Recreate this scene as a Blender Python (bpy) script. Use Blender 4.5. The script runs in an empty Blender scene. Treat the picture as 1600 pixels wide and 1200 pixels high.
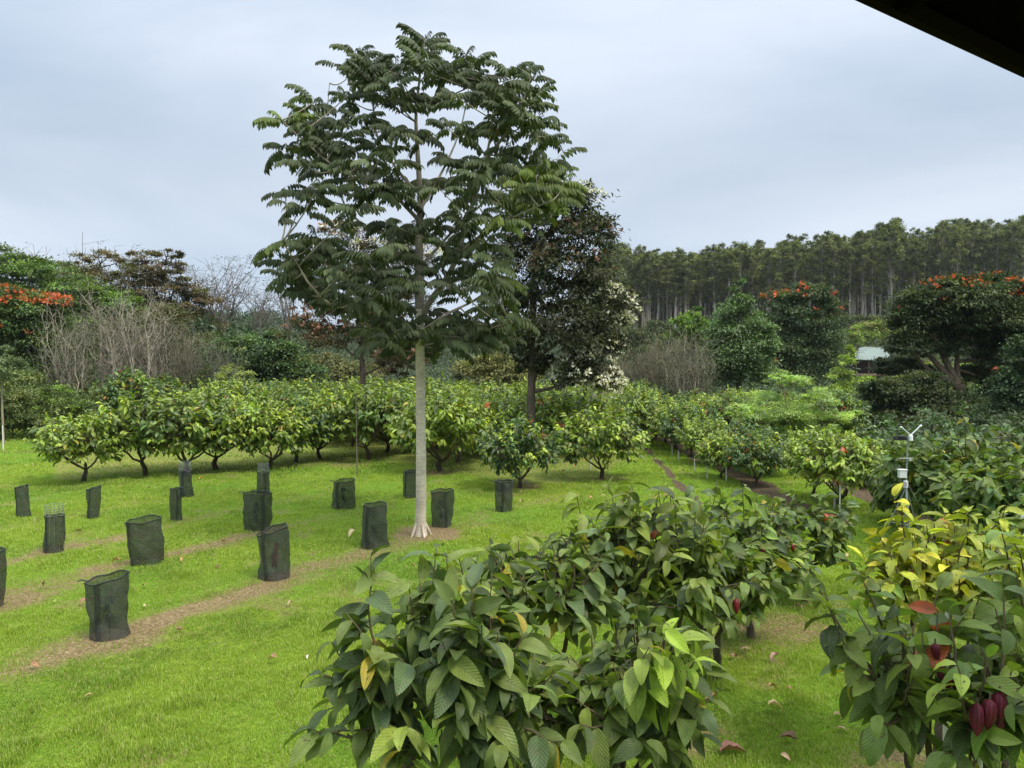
import bpy, math, random
import numpy as np
from mathutils import Vector

random.seed(11)
rng = np.random.default_rng(11)
scene = bpy.context.scene
COL = scene.collection
PI = math.pi

# ------------------------------------------------------------------ camera
CAMH, F = 4.2, 1150.0
PITCH = math.atan(40 / F)
cam_d = bpy.data.cameras.new("camera")
cam = bpy.data.objects.new("camera", cam_d)
COL.objects.link(cam)
cam.location = (0, 0, CAMH)
cam.rotation_euler = (PI / 2 - PITCH, 0, 0)
cam_d.sensor_width = 36
cam_d.lens = F / 1600 * 36
cam_d.clip_start = 0.05
cam_d.clip_end = 5000
scene.camera = cam

# ------------------------------------------------------------------ sky
world = bpy.data.worlds.new("World")
scene.world = world
world.use_nodes = True
SUN_EL, SUN_AZ = math.radians(58), math.radians(125)   # azimuth clockwise from +y
nt = world.node_tree
nt.nodes.clear()
N = nt.nodes.new
out = N("ShaderNodeOutputWorld")
bg = N("ShaderNodeBackground")
sky = N("ShaderNodeTexSky")
sky.sky_type = 'NISHITA'
sky.sun_disc = False
sky.sun_elevation = SUN_EL
sky.sun_rotation = SUN_AZ
sky.air_density = 1.5
sky.dust_density = 4.0
bgs = N("ShaderNodeBackground")
bgs.inputs['Strength'].default_value = 0.08
nt.links.new(sky.outputs[0], bgs.inputs['Color'])
tc = N("ShaderNodeTexCoord")
sep = N("ShaderNodeSeparateXYZ")
nt.links.new(tc.outputs['Generated'], sep.inputs[0])
mp = N("ShaderNodeMapping")
mp.inputs['Scale'].default_value = (1.3, 1.3, 4.2)
mp.inputs['Location'].default_value = (0.4, 2.1, 0.2)
nt.links.new(tc.outputs['Generated'], mp.inputs[0])
nz = N("ShaderNodeTexNoise")
nz.inputs['Scale'].default_value = 1.25
nz.inputs['Detail'].default_value = 5
nz.inputs['Roughness'].default_value = 0.5
nz.inputs['Distortion'].default_value = 0.35
nt.links.new(mp.outputs[0], nz.inputs['Vector'])
cr = N("ShaderNodeValToRGB")           # cloud deck: slate patches and paler ones
cr.color_ramp.elements[0].position = 0.34
cr.color_ramp.elements[0].color = (0.385, 0.475, 0.595, 1)
cr.color_ramp.elements[1].position = 0.68
cr.color_ramp.elements[1].color = (0.60, 0.665, 0.765, 1)
nt.links.new(nz.outputs['Fac'], cr.inputs[0])
er = N("ShaderNodeValToRGB")           # overcast luminance against height
er.color_ramp.interpolation = 'EASE'
E = er.color_ramp.elements
E[0].position = 0.0;  E[0].color = (0.90, 0.90, 0.88, 1)
E[1].position = 0.93; E[1].color = (3.5, 3.2, 2.75, 1)
for p_, v_ in ((0.10, 0.86), (0.22, 0.76), (0.42, 0.86), (0.60, 1.9)):
    e = E.new(p_); e.color = (v_, v_, v_ * (1.0 if p_ < .5 else .93), 1)
nt.links.new(sep.outputs['Z'], er.inputs[0])
mul = N("ShaderNodeMixRGB"); mul.blend_type = 'MULTIPLY'; mul.inputs[0].default_value = 1
nt.links.new(cr.outputs[0], mul.inputs[1]); nt.links.new(er.outputs[0], mul.inputs[2])
nt.links.new(mul.outputs[0], bg.inputs['Color'])
bg.inputs['Strength'].default_value = 0.95
mx = N("ShaderNodeMixShader"); mx.inputs[0].default_value = 0.9
nt.links.new(bgs.outputs[0], mx.inputs[1]); nt.links.new(bg.outputs[0], mx.inputs[2])
nt.links.new(mx.outputs[0], out.inputs['Surface'])

sun_d = bpy.data.lights.new("sun", 'SUN')
sun = bpy.data.objects.new("sun", sun_d)
COL.objects.link(sun)
sun_d.energy = 2.0
sun_d.angle = math.radians(13)
sun_d.color = (1.0, 0.93, 0.80)
sd = Vector((math.sin(SUN_AZ) * math.cos(SUN_EL), math.cos(SUN_AZ) * math.cos(SUN_EL), math.sin(SUN_EL)))
sun.rotation_euler = sd.to_track_quat('Z', 'Y').to_euler()
sun.location = sd * 50

scene.view_settings.view_transform = 'Standard'
scene.view_settings.look = 'None'
scene.view_settings.exposure = 0.8
scene.view_settings.gamma = 1
scene.render.engine = 'CYCLES'
scene.cycles.max_bounces = 5
scene.cycles.diffuse_bounces = 3
scene.cycles.glossy_bounces = 2
scene.cycles.transmission_bounces = 3
scene.cycles.transparent_max_bounces = 12
scene.cycles.caustics_reflective = False
scene.cycles.caustics_refractive = False

# ------------------------------------------------------------------ pixel -> place
CP, SP = math.cos(PITCH), math.sin(PITCH)
def ray(px, py):
    a, b = (px - 800) / F, (600 - py) / F
    return np.array((a, CP + b * SP, -SP + b * CP))
def W(px, py, D):
    d = ray(px, py)
    return np.array((0, 0, CAMH)) + d * (D / d[1])
def G(px, py):
    d = ray(px, py)
    return np.array((0, 0, CAMH)) + d * (CAMH / -d[2])

# ------------------------------------------------------------------ noise, terrain
def _h(ix, iy, s):
    v = np.sin(ix * 127.1 + iy * 311.7 + s * 74.7) * 43758.5453
    return v - np.floor(v)
def vn(x, y, s=0):
    x = np.asarray(x, float); y = np.asarray(y, float)
    ix, iy = np.floor(x), np.floor(y)
    fx, fy = x - ix, y - iy
    fx = fx * fx * (3 - 2 * fx); fy = fy * fy * (3 - 2 * fy)
    a, b, c, d = _h(ix, iy, s), _h(ix + 1, iy, s), _h(ix, iy + 1, s), _h(ix + 1, iy + 1, s)
    return (a * (1 - fx) + b * fx) * (1 - fy) + (c * (1 - fx) + d * fx) * fy
def fbm(x, y, s=0, o=4):
    t = 0; a = .5; n = 0
    for k in range(o):
        t = t + a * vn(x * 2 ** k, y * 2 ** k, s + k * 3.7); n += a; a *= .5
    return t / n
def sst(a, b, x):
    t = np.clip((x - a) / (b - a), 0, 1)
    return t * t * (3 - 2 * t)
def terr(x, y):
    x = np.asarray(x, float); y = np.asarray(y, float)
    r = np.sqrt(x * x + y * y)
    a = x / np.maximum(y, 1)
    right = sst(.10, .20, a) * (y > 0)
    left = sst(-.22, -.34, a) * (y > 0)
    mid = 1 - np.clip(right + left, 0, 1)
    h = (fbm(x * .25, y * .25, 5, 3) - .5) * .10 * sst(2, 8, r)
    h = h - 6 * sst(50, 100, r) * mid + 17 * sst(150, 330, r) * mid + 8 * sst(330, 700, r) * mid
    bank = sst(.40, .44, a) * sst(.60, .56, a)
    h = h + right * (-.5 * sst(60, 100, r) + 13.8 * sst(140, 225, r) + 30 * sst(240, 600, r))
    h = h + right * bank * 1.2 * sst(90, 125, r) * sst(190, 150, r)
    h = h + left * (3.0 * sst(46, 80, r) + 12 * sst(90, 300, r))
    return h + (fbm(x * .05, y * .05, 9, 3) - .5) * 2.0 * sst(60, 120, r)
def tz(x, y):
    return float(terr(x, y))

# ------------------------------------------------------------------ mesh builder
class MB:
    def __init__(s):
        s.V, s.Q, s.T, s.C, s.U, s.n = [], [], [], [], [], 0
    def add(s, V, F_, C, U=None):
        V = np.asarray(V, float).reshape(-1, 3)
        F_ = np.asarray(F_, int)
        C = np.asarray(C, float)
        if C.ndim == 1: C = np.tile(C[:3], (len(V), 1))
        if U is None: U = np.zeros((len(V), 2))
        s.V.append(V); s.C.append(C); s.U.append(U)
        (s.Q if F_.shape[1] == 4 else s.T).append(F_ + s.n)
        s.n += len(V)
    def build(s, name, mat, parent=None, smooth=True, loc=None):
        V = np.concatenate(s.V); C = np.concatenate(s.C); U = np.concatenate(s.U)
        if loc is not None: V = V - np.asarray(loc)
        q = np.concatenate(s.Q) if s.Q else np.zeros((0, 4), int)
        t = np.concatenate(s.T) if s.T else np.zeros((0, 3), int)
        me = bpy.data.meshes.new(name)
        me.vertices.add(len(V)); me.vertices.foreach_set("co", V.astype(np.float32).ravel())
        li = np.concatenate((q.ravel(), t.ravel())).astype(np.int32)
        me.loops.add(len(li)); me.loops.foreach_set("vertex_index", li)
        st = np.concatenate((np.arange(len(q)) * 4, len(q) * 4 + np.arange(len(t)) * 3)).astype(np.int32)
        me.polygons.add(len(st)); me.polygons.foreach_set("loop_start", st)
        me.polygons.foreach_set("use_smooth", np.full(len(st), smooth))
        at = me.attributes.new("Col", 'FLOAT_COLOR', 'POINT')
        at.data.foreach_set("color", np.concatenate((C, np.ones((len(C), 1))), 1).astype(np.float32).ravel())
        uv = me.uv_layers.new(name="UVMap")
        uv.data.foreach_set("uv", U[li].astype(np.float32).ravel())
        me.materials.append(mat)
        me.update(calc_edges=True)
        o = bpy.data.objects.new(name, me)
        COL.objects.link(o)
        if parent is not None: o.parent = parent
        return o

def nrm(v):
    return v / np.maximum(np.linalg.norm(v, axis=-1, keepdims=True), 1e-9)
def inst(mb, T, P, Y, Z, L, Wd, C, ctint=None):
    V, Fc, U = T
    n = len(P)
    if n == 0: return
    P = np.asarray(P, float); Y = nrm(np.asarray(Y, float)); Z = np.asarray(Z, float)
    X = nrm(np.cross(Y, Z)); Z = np.cross(X, Y)
    L = np.broadcast_to(L, (n,)); Wd = np.broadcast_to(Wd, (n,))
    R = (P[:, None] + V[None, :, 0, None] * (Wd[:, None] * X)[:, None] + V[None, :, 1, None] * (L[:, None] * Y)[:, None]
         + V[None, :, 2, None] * (L[:, None] * Z)[:, None])
    m = len(V)
    FF = (Fc[None] + (np.arange(n) * m)[:, None, None]).reshape(-1, Fc.shape[1])
    CC = np.repeat(np.asarray(C, float), m, 0)
    if ctint is not None: CC = CC * np.tile(ctint, (n, 1))
    mb.add(R.reshape(-1, 3), FF, CC, np.tile(U, (n, 1)))

def leaf_T(na, nl, bend=.7, fold=.22, wav=0.0, prof=None):
    us = np.linspace(-.5, .5, na + 1); ts = np.linspace(0, 1, nl + 1)
    V, U = [], []
    for t in ts:
        w = max(math.sin(PI * min(1, t ** .8)) ** .75, 0.0) if prof is None else prof(t)
        if t in (0.0,): w = .04
        if t == 1.0: w = .03
        yy = math.sin(bend * t) / bend; zz = -(1 - math.cos(bend * t)) / bend
        for u in us:
            V.append((u * w, yy, zz + fold * abs(u) * w * .5 + wav * math.sin(t * 19 + (u > 0) * 1.3) * abs(u) * 2 * w))
            U.append((u * w + .5, t))
    Fc = [(j * (na + 1) + i, j * (na + 1) + i + 1, (j + 1) * (na + 1) + i + 1, (j + 1) * (na + 1) + i) for j in range(nl) for i in range(na)]
    return np.array(V), np.array(Fc), np.array(U)
LEAF_HI = leaf_T(4, 9, .9, .30, .012)
LEAF_HI2 = leaf_T(4, 9, 1.5, .18, .02)
LEAF_HI3 = leaf_T(4, 9, .35, .45, .016)
LEAF_MID = leaf_T(2, 4, .9, .3)
LEAF_LO = leaf_T(2, 2, .6, .35)
DIAM = (np.array(((0, 0, 0), (.5, .45, .06), (0, 1, -.05), (-.5, .45, .06))), np.array(((0, 1, 2, 3),)), np.array(((.5, 0), (1, .5), (.5, 1), (0, .5))))

def tube(mb, pts, rad, n=6, col=(.1, .09, .07), cap=True):
    pts = np.asarray(pts, float); m = len(pts)
    rad = np.broadcast_to(rad, (m,))
    tg = nrm(np.gradient(pts, axis=0))
    ref = np.array((0, 0, 1.)) if abs(tg[:, 2]).mean() < .8 else np.array((1., 0, 0))
    a = nrm(np.cross(tg, ref)); b = np.cross(tg, a)
    th = np.linspace(0, 2 * PI, n, endpoint=False)
    V = pts[:, None] + rad[:, None, None] * (np.cos(th)[None, :, None] * a[:, None] + np.sin(th)[None, :, None] * b[:, None])
    Fc = [(j * n + i, j * n + (i + 1) % n, (j + 1) * n + (i + 1) % n, (j + 1) * n + i) for j in range(m - 1) for i in range(n)]
    ln = np.concatenate(((0,), np.cumsum(np.linalg.norm(np.diff(pts, axis=0), axis=1))))
    U = np.stack((np.tile(th / (2 * PI), m), np.repeat(ln, n)), 1)
    mb.add(V.reshape(-1, 3), Fc, col, U)
    if cap:
        for e, k in ((0, 0), (m - 1, (m - 1) * n)):
            mb.add(np.concatenate((V[e], pts[e][None])), [(i, (i + 1) % n, n) for i in range(n)], col)
def bez(a, b, c, k=7):
    t = np.linspace(0, 1, k)[:, None]
    return (1 - t) ** 2 * a + 2 * t * (1 - t) * b + t * t * c
def wob(pts, amp, r):
    q = pts + r.normal(0, amp, pts.shape); q[0] = pts[0]; return q
def box(mb, c, s, col=(.5, .5, .5), M=None):
    v = np.array([(x, y, z) for x in (-.5, .5) for y in (-.5, .5) for z in (-.5, .5)]) * np.asarray(s)
    if M is not None: v = v @ np.asarray(M).T
    v = v + np.asarray(c)
    for f in ((0, 1, 3, 2), (4, 6, 7, 5), (0, 4, 5, 1), (2, 3, 7, 6), (0, 2, 6, 4), (1, 5, 7, 3)):
        mb.add(v[list(f)], [(0, 1, 2, 3)], col)

# ------------------------------------------------------------------ materials
def mat_base(name):
    m = bpy.data.materials.new(name); m.use_nodes = True
    t = m.node_tree; t.nodes.clear()
    return m, t, t.nodes.new, t.links.new
def leaf_mat(name, rough=.45, trans=.22, vein=False, spec=.5, vary=.25):
    m, t, N, Lk = mat_base(name)
    o = N("ShaderNodeOutputMaterial"); p = N("ShaderNodeBsdfPrincipled")
    a = N("ShaderNodeAttribute"); a.attribute_name = "Col"
    tc = N("ShaderNodeTexCoord")
    nz = N("ShaderNodeTexNoise"); nz.inputs['Scale'].default_value = 9 if vein else 3; nz.inputs['Detail'].default_value = 3
    Lk(tc.outputs['Object'], nz.inputs['Vector'])
    mr = N("ShaderNodeMapRange"); mr.inputs['To Min'].default_value = 1 - vary; mr.inputs['To Max'].default_value = 1 + vary
    mr.inputs['From Min'].default_value = .3; mr.inputs['From Max'].default_value = .7
    Lk(nz.outputs['Fac'], mr.inputs['Value'])
    mu = N("ShaderNodeVectorMath"); mu.operation = 'SCALE'
    Lk(a.outputs['Color'], mu.inputs[0]); Lk(mr.outputs[0], mu.inputs['Scale'])
    col = mu.outputs[0]
    p.inputs['Roughness'].default_value = rough
    p.inputs['Specular IOR Level'].default_value = spec
    if vein:
        s = N("ShaderNodeSeparateXYZ"); Lk(tc.outputs['UV'], s.inputs[0])
        def M(op, x, y=None):
            k = N("ShaderNodeMath"); k.operation = op
            for i, v in enumerate((x, y)):
                if v is None: continue
                if isinstance(v, (int, float)): k.inputs[i].default_value = v
                else: Lk(v, k.inputs[i])
            return k.outputs[0]
        au = M('ABSOLUTE', M('SUBTRACT', s.outputs[0], .5))
        ph = M('SUBTRACT', M('MULTIPLY', s.outputs[1], 62.0), M('MULTIPLY', au, 46.0))
        w = M('SINE', ph)
        w = M('POWER', M('MAXIMUM', w, 0.0), 2.0)
        rib = M('MAXIMUM', M('SUBTRACT', 1.0, M('MULTIPLY', au, 38.0)), 0.0)
        edge = M('MULTIPLY', w, .8)
        hgt = M('SUBTRACT', M('MULTIPLY', rib, -1.0), edge)
        bp = N("ShaderNodeBump"); bp.inputs['Strength'].default_value = .6; bp.inputs['Distance'].default_value = .008
        Lk(hgt, bp.inputs['Height']); Lk(bp.outputs[0], p.inputs['Normal'])
        vm = N("ShaderNodeMixRGB"); vm.blend_type = 'MIX'
        Lk(M('MULTIPLY', M('MAXIMUM', rib, M('MULTIPLY', M('POWER', w, 5.0), .45)), .6), vm.inputs[0])
        Lk(col, vm.inputs[1]); vm.inputs[2].default_value = (.20, .27, .09, 1)
        col = vm.outputs[0]
        # browned, eaten patches
        n2 = N("ShaderNodeTexNoise"); n2.inputs['Scale'].default_value = 26; n2.inputs['Detail'].default_value = 2
        Lk(tc.outputs['Object'], n2.inputs['Vector'])
        r2 = N("ShaderNodeMapRange"); r2.inputs['From Min'].default_value = .66; r2.inputs['From Max'].default_value = .72
        Lk(n2.outputs['Fac'], r2.inputs['Value'])
        v2 = N("ShaderNodeMixRGB"); Lk(r2.outputs[0], v2.inputs[0]); Lk(col, v2.inputs[1]); v2.inputs[2].default_value = (.12, .09, .035, 1)
        col = v2.outputs[0]
    Lk(col, p.inputs['Base Color'])
    tr = N("ShaderNodeBsdfTranslucent")
    tcx = N("ShaderNodeMixRGB"); tcx.blend_type = 'MULTIPLY'; tcx.inputs[0].default_value = 1
    Lk(col, tcx.inputs[1]); tcx.inputs[2].default_value = (1.5, 1.7, .5, 1)
    Lk(tcx.outputs[0], tr.inputs['Color'])
    mx = N("ShaderNodeMixShader"); mx.inputs[0].default_value = trans
    Lk(p.outputs[0], mx.inputs[1]); Lk(tr.outputs[0], mx.inputs[2]); Lk(mx.outputs[0], o.inputs['Surface'])
    return m
def bark_mat(name, scale=6, bump=.4, rough=.9, ring=False, contrast=.5):
    m, t, N, Lk = mat_base(name)
    o = N("ShaderNodeOutputMaterial"); p = N("ShaderNodeBsdfPrincipled"); p.inputs['Roughness'].default_value = rough
    p.inputs['Specular IOR Level'].default_value = .25
    a = N("ShaderNodeAttribute"); a.attribute_name = "Col"
    tc = N("ShaderNodeTexCoord"); mp = N("ShaderNodeMapping")
    mp.inputs['Scale'].default_value = (1, 1, 4.5 if ring else .35)
    Lk(tc.outputs['Object'], mp.inputs[0])
    nz = N("ShaderNodeTexNoise"); nz.inputs['Scale'].default_value = scale; nz.inputs['Detail'].default_value = 6; nz.inputs['Roughness'].default_value = .65
    Lk(mp.outputs[0], nz.inputs['Vector'])
    mr = N("ShaderNodeMapRange"); mr.inputs['From Min'].default_value = .3; mr.inputs['From Max'].default_value = .7
    mr.inputs['To Min'].default_value = 1 - contrast; mr.inputs['To Max'].default_value = 1 + contrast * .6
    Lk(nz.outputs['Fac'], mr.inputs['Value'])
    n3 = N("ShaderNodeTexNoise"); n3.inputs['Scale'].default_value = 1.7; n3.inputs['Detail'].default_value = 4
    Lk(tc.outputs['Object'], n3.inputs['Vector'])
    m3 = N("ShaderNodeMapRange"); m3.inputs['From Min'].default_value = .35; m3.inputs['From Max'].default_value = .65
    m3.inputs['To Min'].default_value = .75; m3.inputs['To Max'].default_value = 1.15
    Lk(n3.outputs['Fac'], m3.inputs['Value'])
    mm = N("ShaderNodeMath"); mm.operation = 'MULTIPLY'; Lk(mr.outputs[0], mm.inputs[0]); Lk(m3.outputs[0], mm.inputs[1])
    if ring:
        vo = N("ShaderNodeTexNoise"); vo.inputs['Scale'].default_value = 11; vo.inputs['Detail'].default_value = 2; Lk(tc.outputs['Object'], vo.inputs['Vector'])
        rv = N("ShaderNodeMapRange"); rv.inputs['From Min'].default_value = .30; rv.inputs['From Max'].default_value = .40; rv.inputs['To Min'].default_value = .72; Lk(vo.outputs['Fac'], rv.inputs['Value'])
        m5 = N("ShaderNodeMath"); m5.operation = 'MULTIPLY'; Lk(mm.outputs[0], m5.inputs[0]); Lk(rv.outputs[0], m5.inputs[1]); mm = m5
    mu = N("ShaderNodeVectorMath"); mu.operation = 'SCALE'
    Lk(a.outputs['Color'], mu.inputs[0]); Lk(mm.outputs[0], mu.inputs['Scale']); Lk(mu.outputs[0], p.inputs['Base Color'])
    bp = N("ShaderNodeBump"); bp.inputs['Strength'].default_value = bump; bp.inputs['Distance'].default_value = .02
    Lk(nz.outputs['Fac'], bp.inputs['Height']); Lk(bp.outputs[0], p.inputs['Normal'])
    Lk(p.outputs[0], o.inputs['Surface'])
    return m
def plain_mat(name, rough=.6, metal=0, scale=14, amt=.15, spec=.4):
    m, t, N, Lk = mat_base(name)
    o = N("ShaderNodeOutputMaterial"); p = N("ShaderNodeBsdfPrincipled")
    p.inputs['Roughness'].default_value = rough; p.inputs['Metallic'].default_value = metal; p.inputs['Specular IOR Level'].default_value = spec
    a = N("ShaderNodeAttribute"); a.attribute_name = "Col"
    tc = N("ShaderNodeTexCoord"); nz = N("ShaderNodeTexNoise"); nz.inputs['Scale'].default_value = scale; nz.inputs['Detail'].default_value = 4
    Lk(tc.outputs['Object'], nz.inputs['Vector'])
    mr = N("ShaderNodeMapRange"); mr.inputs['To Min'].default_value = 1 - amt; mr.inputs['To Max'].default_value = 1 + amt
    Lk(nz.outputs['Fac'], mr.inputs['Value'])
    mu = N("ShaderNodeVectorMath"); mu.operation = 'SCALE'
    Lk(a.outputs['Color'], mu.inputs[0]); Lk(mr.outputs[0], mu.inputs['Scale']); Lk(mu.outputs[0], p.inputs['Base Color'])
    Lk(p.outputs[0], o.inputs['Surface'])
    return m
def net_mat():
    m, t, N, Lk = mat_base("shade_netting")
    o = N("ShaderNodeOutputMaterial"); p = N("ShaderNodeBsdfPrincipled"); p.inputs['Roughness'].default_value = .75
    p.inputs['Specular IOR Level'].default_value = .3
    a = N("ShaderNodeAttribute"); a.attribute_name = "Col"
    tc = N("ShaderNodeTexCoord"); nz = N("ShaderNodeTexNoise"); nz.inputs['Scale'].default_value = 7; nz.inputs['Detail'].default_value = 5
    Lk(tc.outputs['Object'], nz.inputs['Vector'])
    mr = N("ShaderNodeMapRange"); mr.inputs['To Min'].default_value = .6; mr.inputs['To Max'].default_value = 1.4
    mr.inputs['From Min'].default_value = .3; mr.inputs['From Max'].default_value = .7
    Lk(nz.outputs['Fac'], mr.inputs['Value'])
    mu = N("ShaderNodeVectorMath"); mu.operation = 'SCALE'
    Lk(a.outputs['Color'], mu.inputs[0]); Lk(mr.outputs[0], mu.inputs['Scale']); Lk(mu.outputs[0], p.inputs['Base Color'])
    ck = N("ShaderNodeTexNoise"); ck.inputs['Scale'].default_value = 170; Lk(tc.outputs['Object'], ck.inputs['Vector'])
    r2 = N("ShaderNodeMapRange"); r2.inputs['From Min'].default_value = .46; r2.inputs['From Max'].default_value = .6
    r2.inputs['To Min'].default_value = 0.06; r2.inputs['To Max'].default_value = .8
    Lk(ck.outputs['Fac'], r2.inputs['Value'])
    tr = N("ShaderNodeBsdfTransparent"); mx = N("ShaderNodeMixShader")
    Lk(r2.outputs[0], mx.inputs[0]); Lk(p.outputs[0], mx.inputs[1]); Lk(tr.outputs[0], mx.inputs[2]); Lk(mx.outputs[0], o.inputs['Surface'])
    return m
M_NEAR = leaf_mat("cacao_leaf_veined", .46, .25, True, .38, .22)
M_LEAF = leaf_mat("foliage_leaf", .48, .22)
M_FAR = leaf_mat("far_foliage", .65, .18, spec=.25)
M_DARK = leaf_mat("glossy_dark_leaf", .6, .2, spec=.2)
M_GRASS = leaf_mat("grass_blade", .55, .30, spec=.3, vary=.12)
M_FLOWER = leaf_mat("petal", .7, .15, spec=.2, vary=.1)
M_BARK = bark_mat("bark", 9)
M_PALE = bark_mat("pale_ringed_bark", 6, .5, ring=True, contrast=.28)
M_TWIG = bark_mat("twig", 14, .2, contrast=.3)
M_NET = net_mat()
M_METAL = plain_mat("galvanised_metal", .45, .6)
M_WHITE = plain_mat("white_plastic", .5)
M_BLACK = plain_mat("black_paint", .5)
M_WOOD = plain_mat("weathered_wood", .8, amt=.4)
M_POD = bark_mat("pod_skin", 30, .25, rough=.5, contrast=.35)
M_DRY = leaf_mat("dry_leaf", .8, .1, True, .2, .3)
M_EAVE = plain_mat("dark_stained_wood", .95, amt=.2, spec=.02)
M_ROOF = plain_mat("painted_roof_metal", .4, 0, 2, .12)

# ------------------------------------------------------------------ tagging
def tag(o, label, cat, group=None, kind=None):
    if label: o['label'] = label
    if cat: o['category'] = cat
    if group: o['group'] = group
    if kind: o['kind'] = kind
    return o
def thing(name, loc, label, cat, group=None):
    o = bpy.data.objects.new(name, None); o.empty_display_size = .2
    COL.objects.link(o); o.location = tuple(loc)
    return tag(o, label, cat, group)
def dup(root, loc, rz, sc, label, group=None):
    r = root.copy(); COL.objects.link(r)
    r.location = tuple(loc); r.rotation_euler = (0, 0, rz)
    r.scale = sc if hasattr(sc, '__len__') else (sc, sc, sc)
    r['label'] = label
    if group: r['group'] = group
    for ch in list(root.children):
        c = ch.copy(); COL.objects.link(c); c.parent = r
        for g in list(ch.children):
            d = g.copy(); COL.objects.link(d); d.parent = c
    return r
def pal(r, n, cols, jit=.18):
    cols = np.asarray([c[:3] for c in cols], float)
    w = np.asarray([c[3] if len(c) > 3 else 1 for c in [tuple(x) for x in cols]]) if False else None
    i = r.integers(0, len(cols), n)
    return cols[i] * (1 + r.normal(0, jit, (n, 1))).clip(.5, 1.6)

# ------------------------------------------------------------------ ground
ROWD = np.array((0.54, 0.84)); ROWN = np.array((0.84, -0.54))
STRIPS = ((-11.0, .62), (-14.5, .55), (-17.2, .5), (-20.5, .5), (-24.0, .4))
def dirt_and_shade(x, y):
    x = np.asarray(x, float); y = np.asarray(y, float)
    v = x * ROWN[0] + y * ROWN[1] + (fbm(x * .6, y * .6, 3, 4) - .5) * 1.3
    u = x * ROWD[0] + y * ROWD[1]
    m = np.zeros_like(x)
    for c, hw in STRIPS:
        k = np.exp(-((v - c) / (hw * 1.12)) ** 2)
        m = np.maximum(m, k * (.15 + 1.1 * fbm(u * .5 + c, v * 1.3, 8, 4)))
    m = m * (.55 + .45 * sst(21, 15, y - x * .1))
    m = m * sst(6.0, 4.5, x + y * .12)
    m = m * sst(26, 21, y)
    m = np.maximum(m,   .46 * sst(.62, .76, fbm(x * .8, y * .8, 71, 4)))
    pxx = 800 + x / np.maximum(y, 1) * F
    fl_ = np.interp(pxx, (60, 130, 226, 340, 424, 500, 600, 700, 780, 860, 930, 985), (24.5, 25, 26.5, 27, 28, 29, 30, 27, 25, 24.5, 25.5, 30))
    m = np.maximum(m, .44 * sst(fl_ - 1.2, fl_ + .8, y + (fbm(x, y, 61, 2) - .5) * 2) * (pxx > 80) * (pxx < 990))  # dull brown ground under the orchard rows, with tree shade painted into it
    for (cx, cy, rr, s) in ((-2.15, 17.5, 1.3, .95), (-.7, 5.2, 1.2, .8), (1.3, 5.8, 1.0, .7), (1.6, 8.2, 1.1, .7), (4.2, 11.4, 1.2, .6), (3.0, 4.7, 1.2, .6), (4.2, 7.6, 1.1, .6),
                            (.3, 24.3, 1.3, .6), (3.2, 25.7, 1.3, .5), (-2.9, 27, 1.5, .6), (-6.5, 29, 1.5, .5)):
        d = np.hypot(x - cx, y - cy)
        m = np.maximum(m, s * sst(rr, rr * .3, d + (fbm(x * 2, y * 2, 4, 2) - .5) * .8))
    return np.clip(m, 0, 1)
def mulch(x, y):
    x = np.asarray(x, float); y = np.asarray(y, float)
    n = (fbm(x * .8, y * .5, 12, 3) - .5) * .7
    m = sst(.50, .28, np.abs(x - 8.1 - (y - 26) * -.03 + n)) * sst(17, 20, y)
    m = np.maximum(m, sst(.6, .4, np.abs(x - 10.9 + n)) * sst(17, 20, y))
    m = np.maximum(m, sst(.6, .4, np.abs(x - 13.6 + n)) * sst(17, 20, y))
    m = np.maximum(m, .9 * sst(.22, .10, np.abs(x - (5.5 + (y - 22.5) * .06) + n * .45)) * sst(19, 23, y) * (.5 + .5 * sst(.35, .55, fbm(x * 2, y * 1.1, 31, 2))))
    a = x / np.maximum(y, 1)
    m = np.maximum(m, .8 * sst(.40, .43, a) * sst(.60, .56, a) * sst(60, 74, y) * sst(120, 100, y) * sst(.45, .6, fbm(x * .3, y * .3, 77, 3)))
    m = np.maximum(m, .8 * sst(.35, .1, np.abs((y - 33.2) - (x + 20) * .1 + n)) * sst(-15.5, -17, x))
    return np.clip(m * sst(140, 100, y), 0, 1)
def axis(lo, a, b, hi, step, grow):
    c = list(np.arange(a, b + 1e-6, step)); s = step; v = b
    while v < hi: s *= grow; v += s; c.append(v)
    s = step; v = a; p = []
    while v > lo: s *= grow; v -= s; p.append(v)
    return np.array(p[::-1] + c)
xs = axis(-640, -26, 22, 640, .16, 1.08); ys = axis(-60, 4, 46, 860, .16, 1.065)
GX, GY = np.meshgrid(xs, ys)
GZ = terr(GX, GY)
DM, MM = dirt_and_shade(GX, GY), mulch(GX, GY)
GZ = GZ - .02 * DM - .03 * MM
lush = fbm(GX * .5, GY * .5, 41, 4)
gm = MB()
nx, ny = len(xs), len(ys)
idx = np.arange(nx * ny).reshape(ny, nx)
gf = np.stack((idx[:-1, :-1], idx[:-1, 1:], idx[1:, 1:], idx[1:, :-1]), -1).reshape(-1, 4)
gm.add(np.stack((GX, GY, GZ), -1).reshape(-1, 3), gf, np.stack((DM, MM, lush), -1).reshape(-1, 3))
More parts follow.
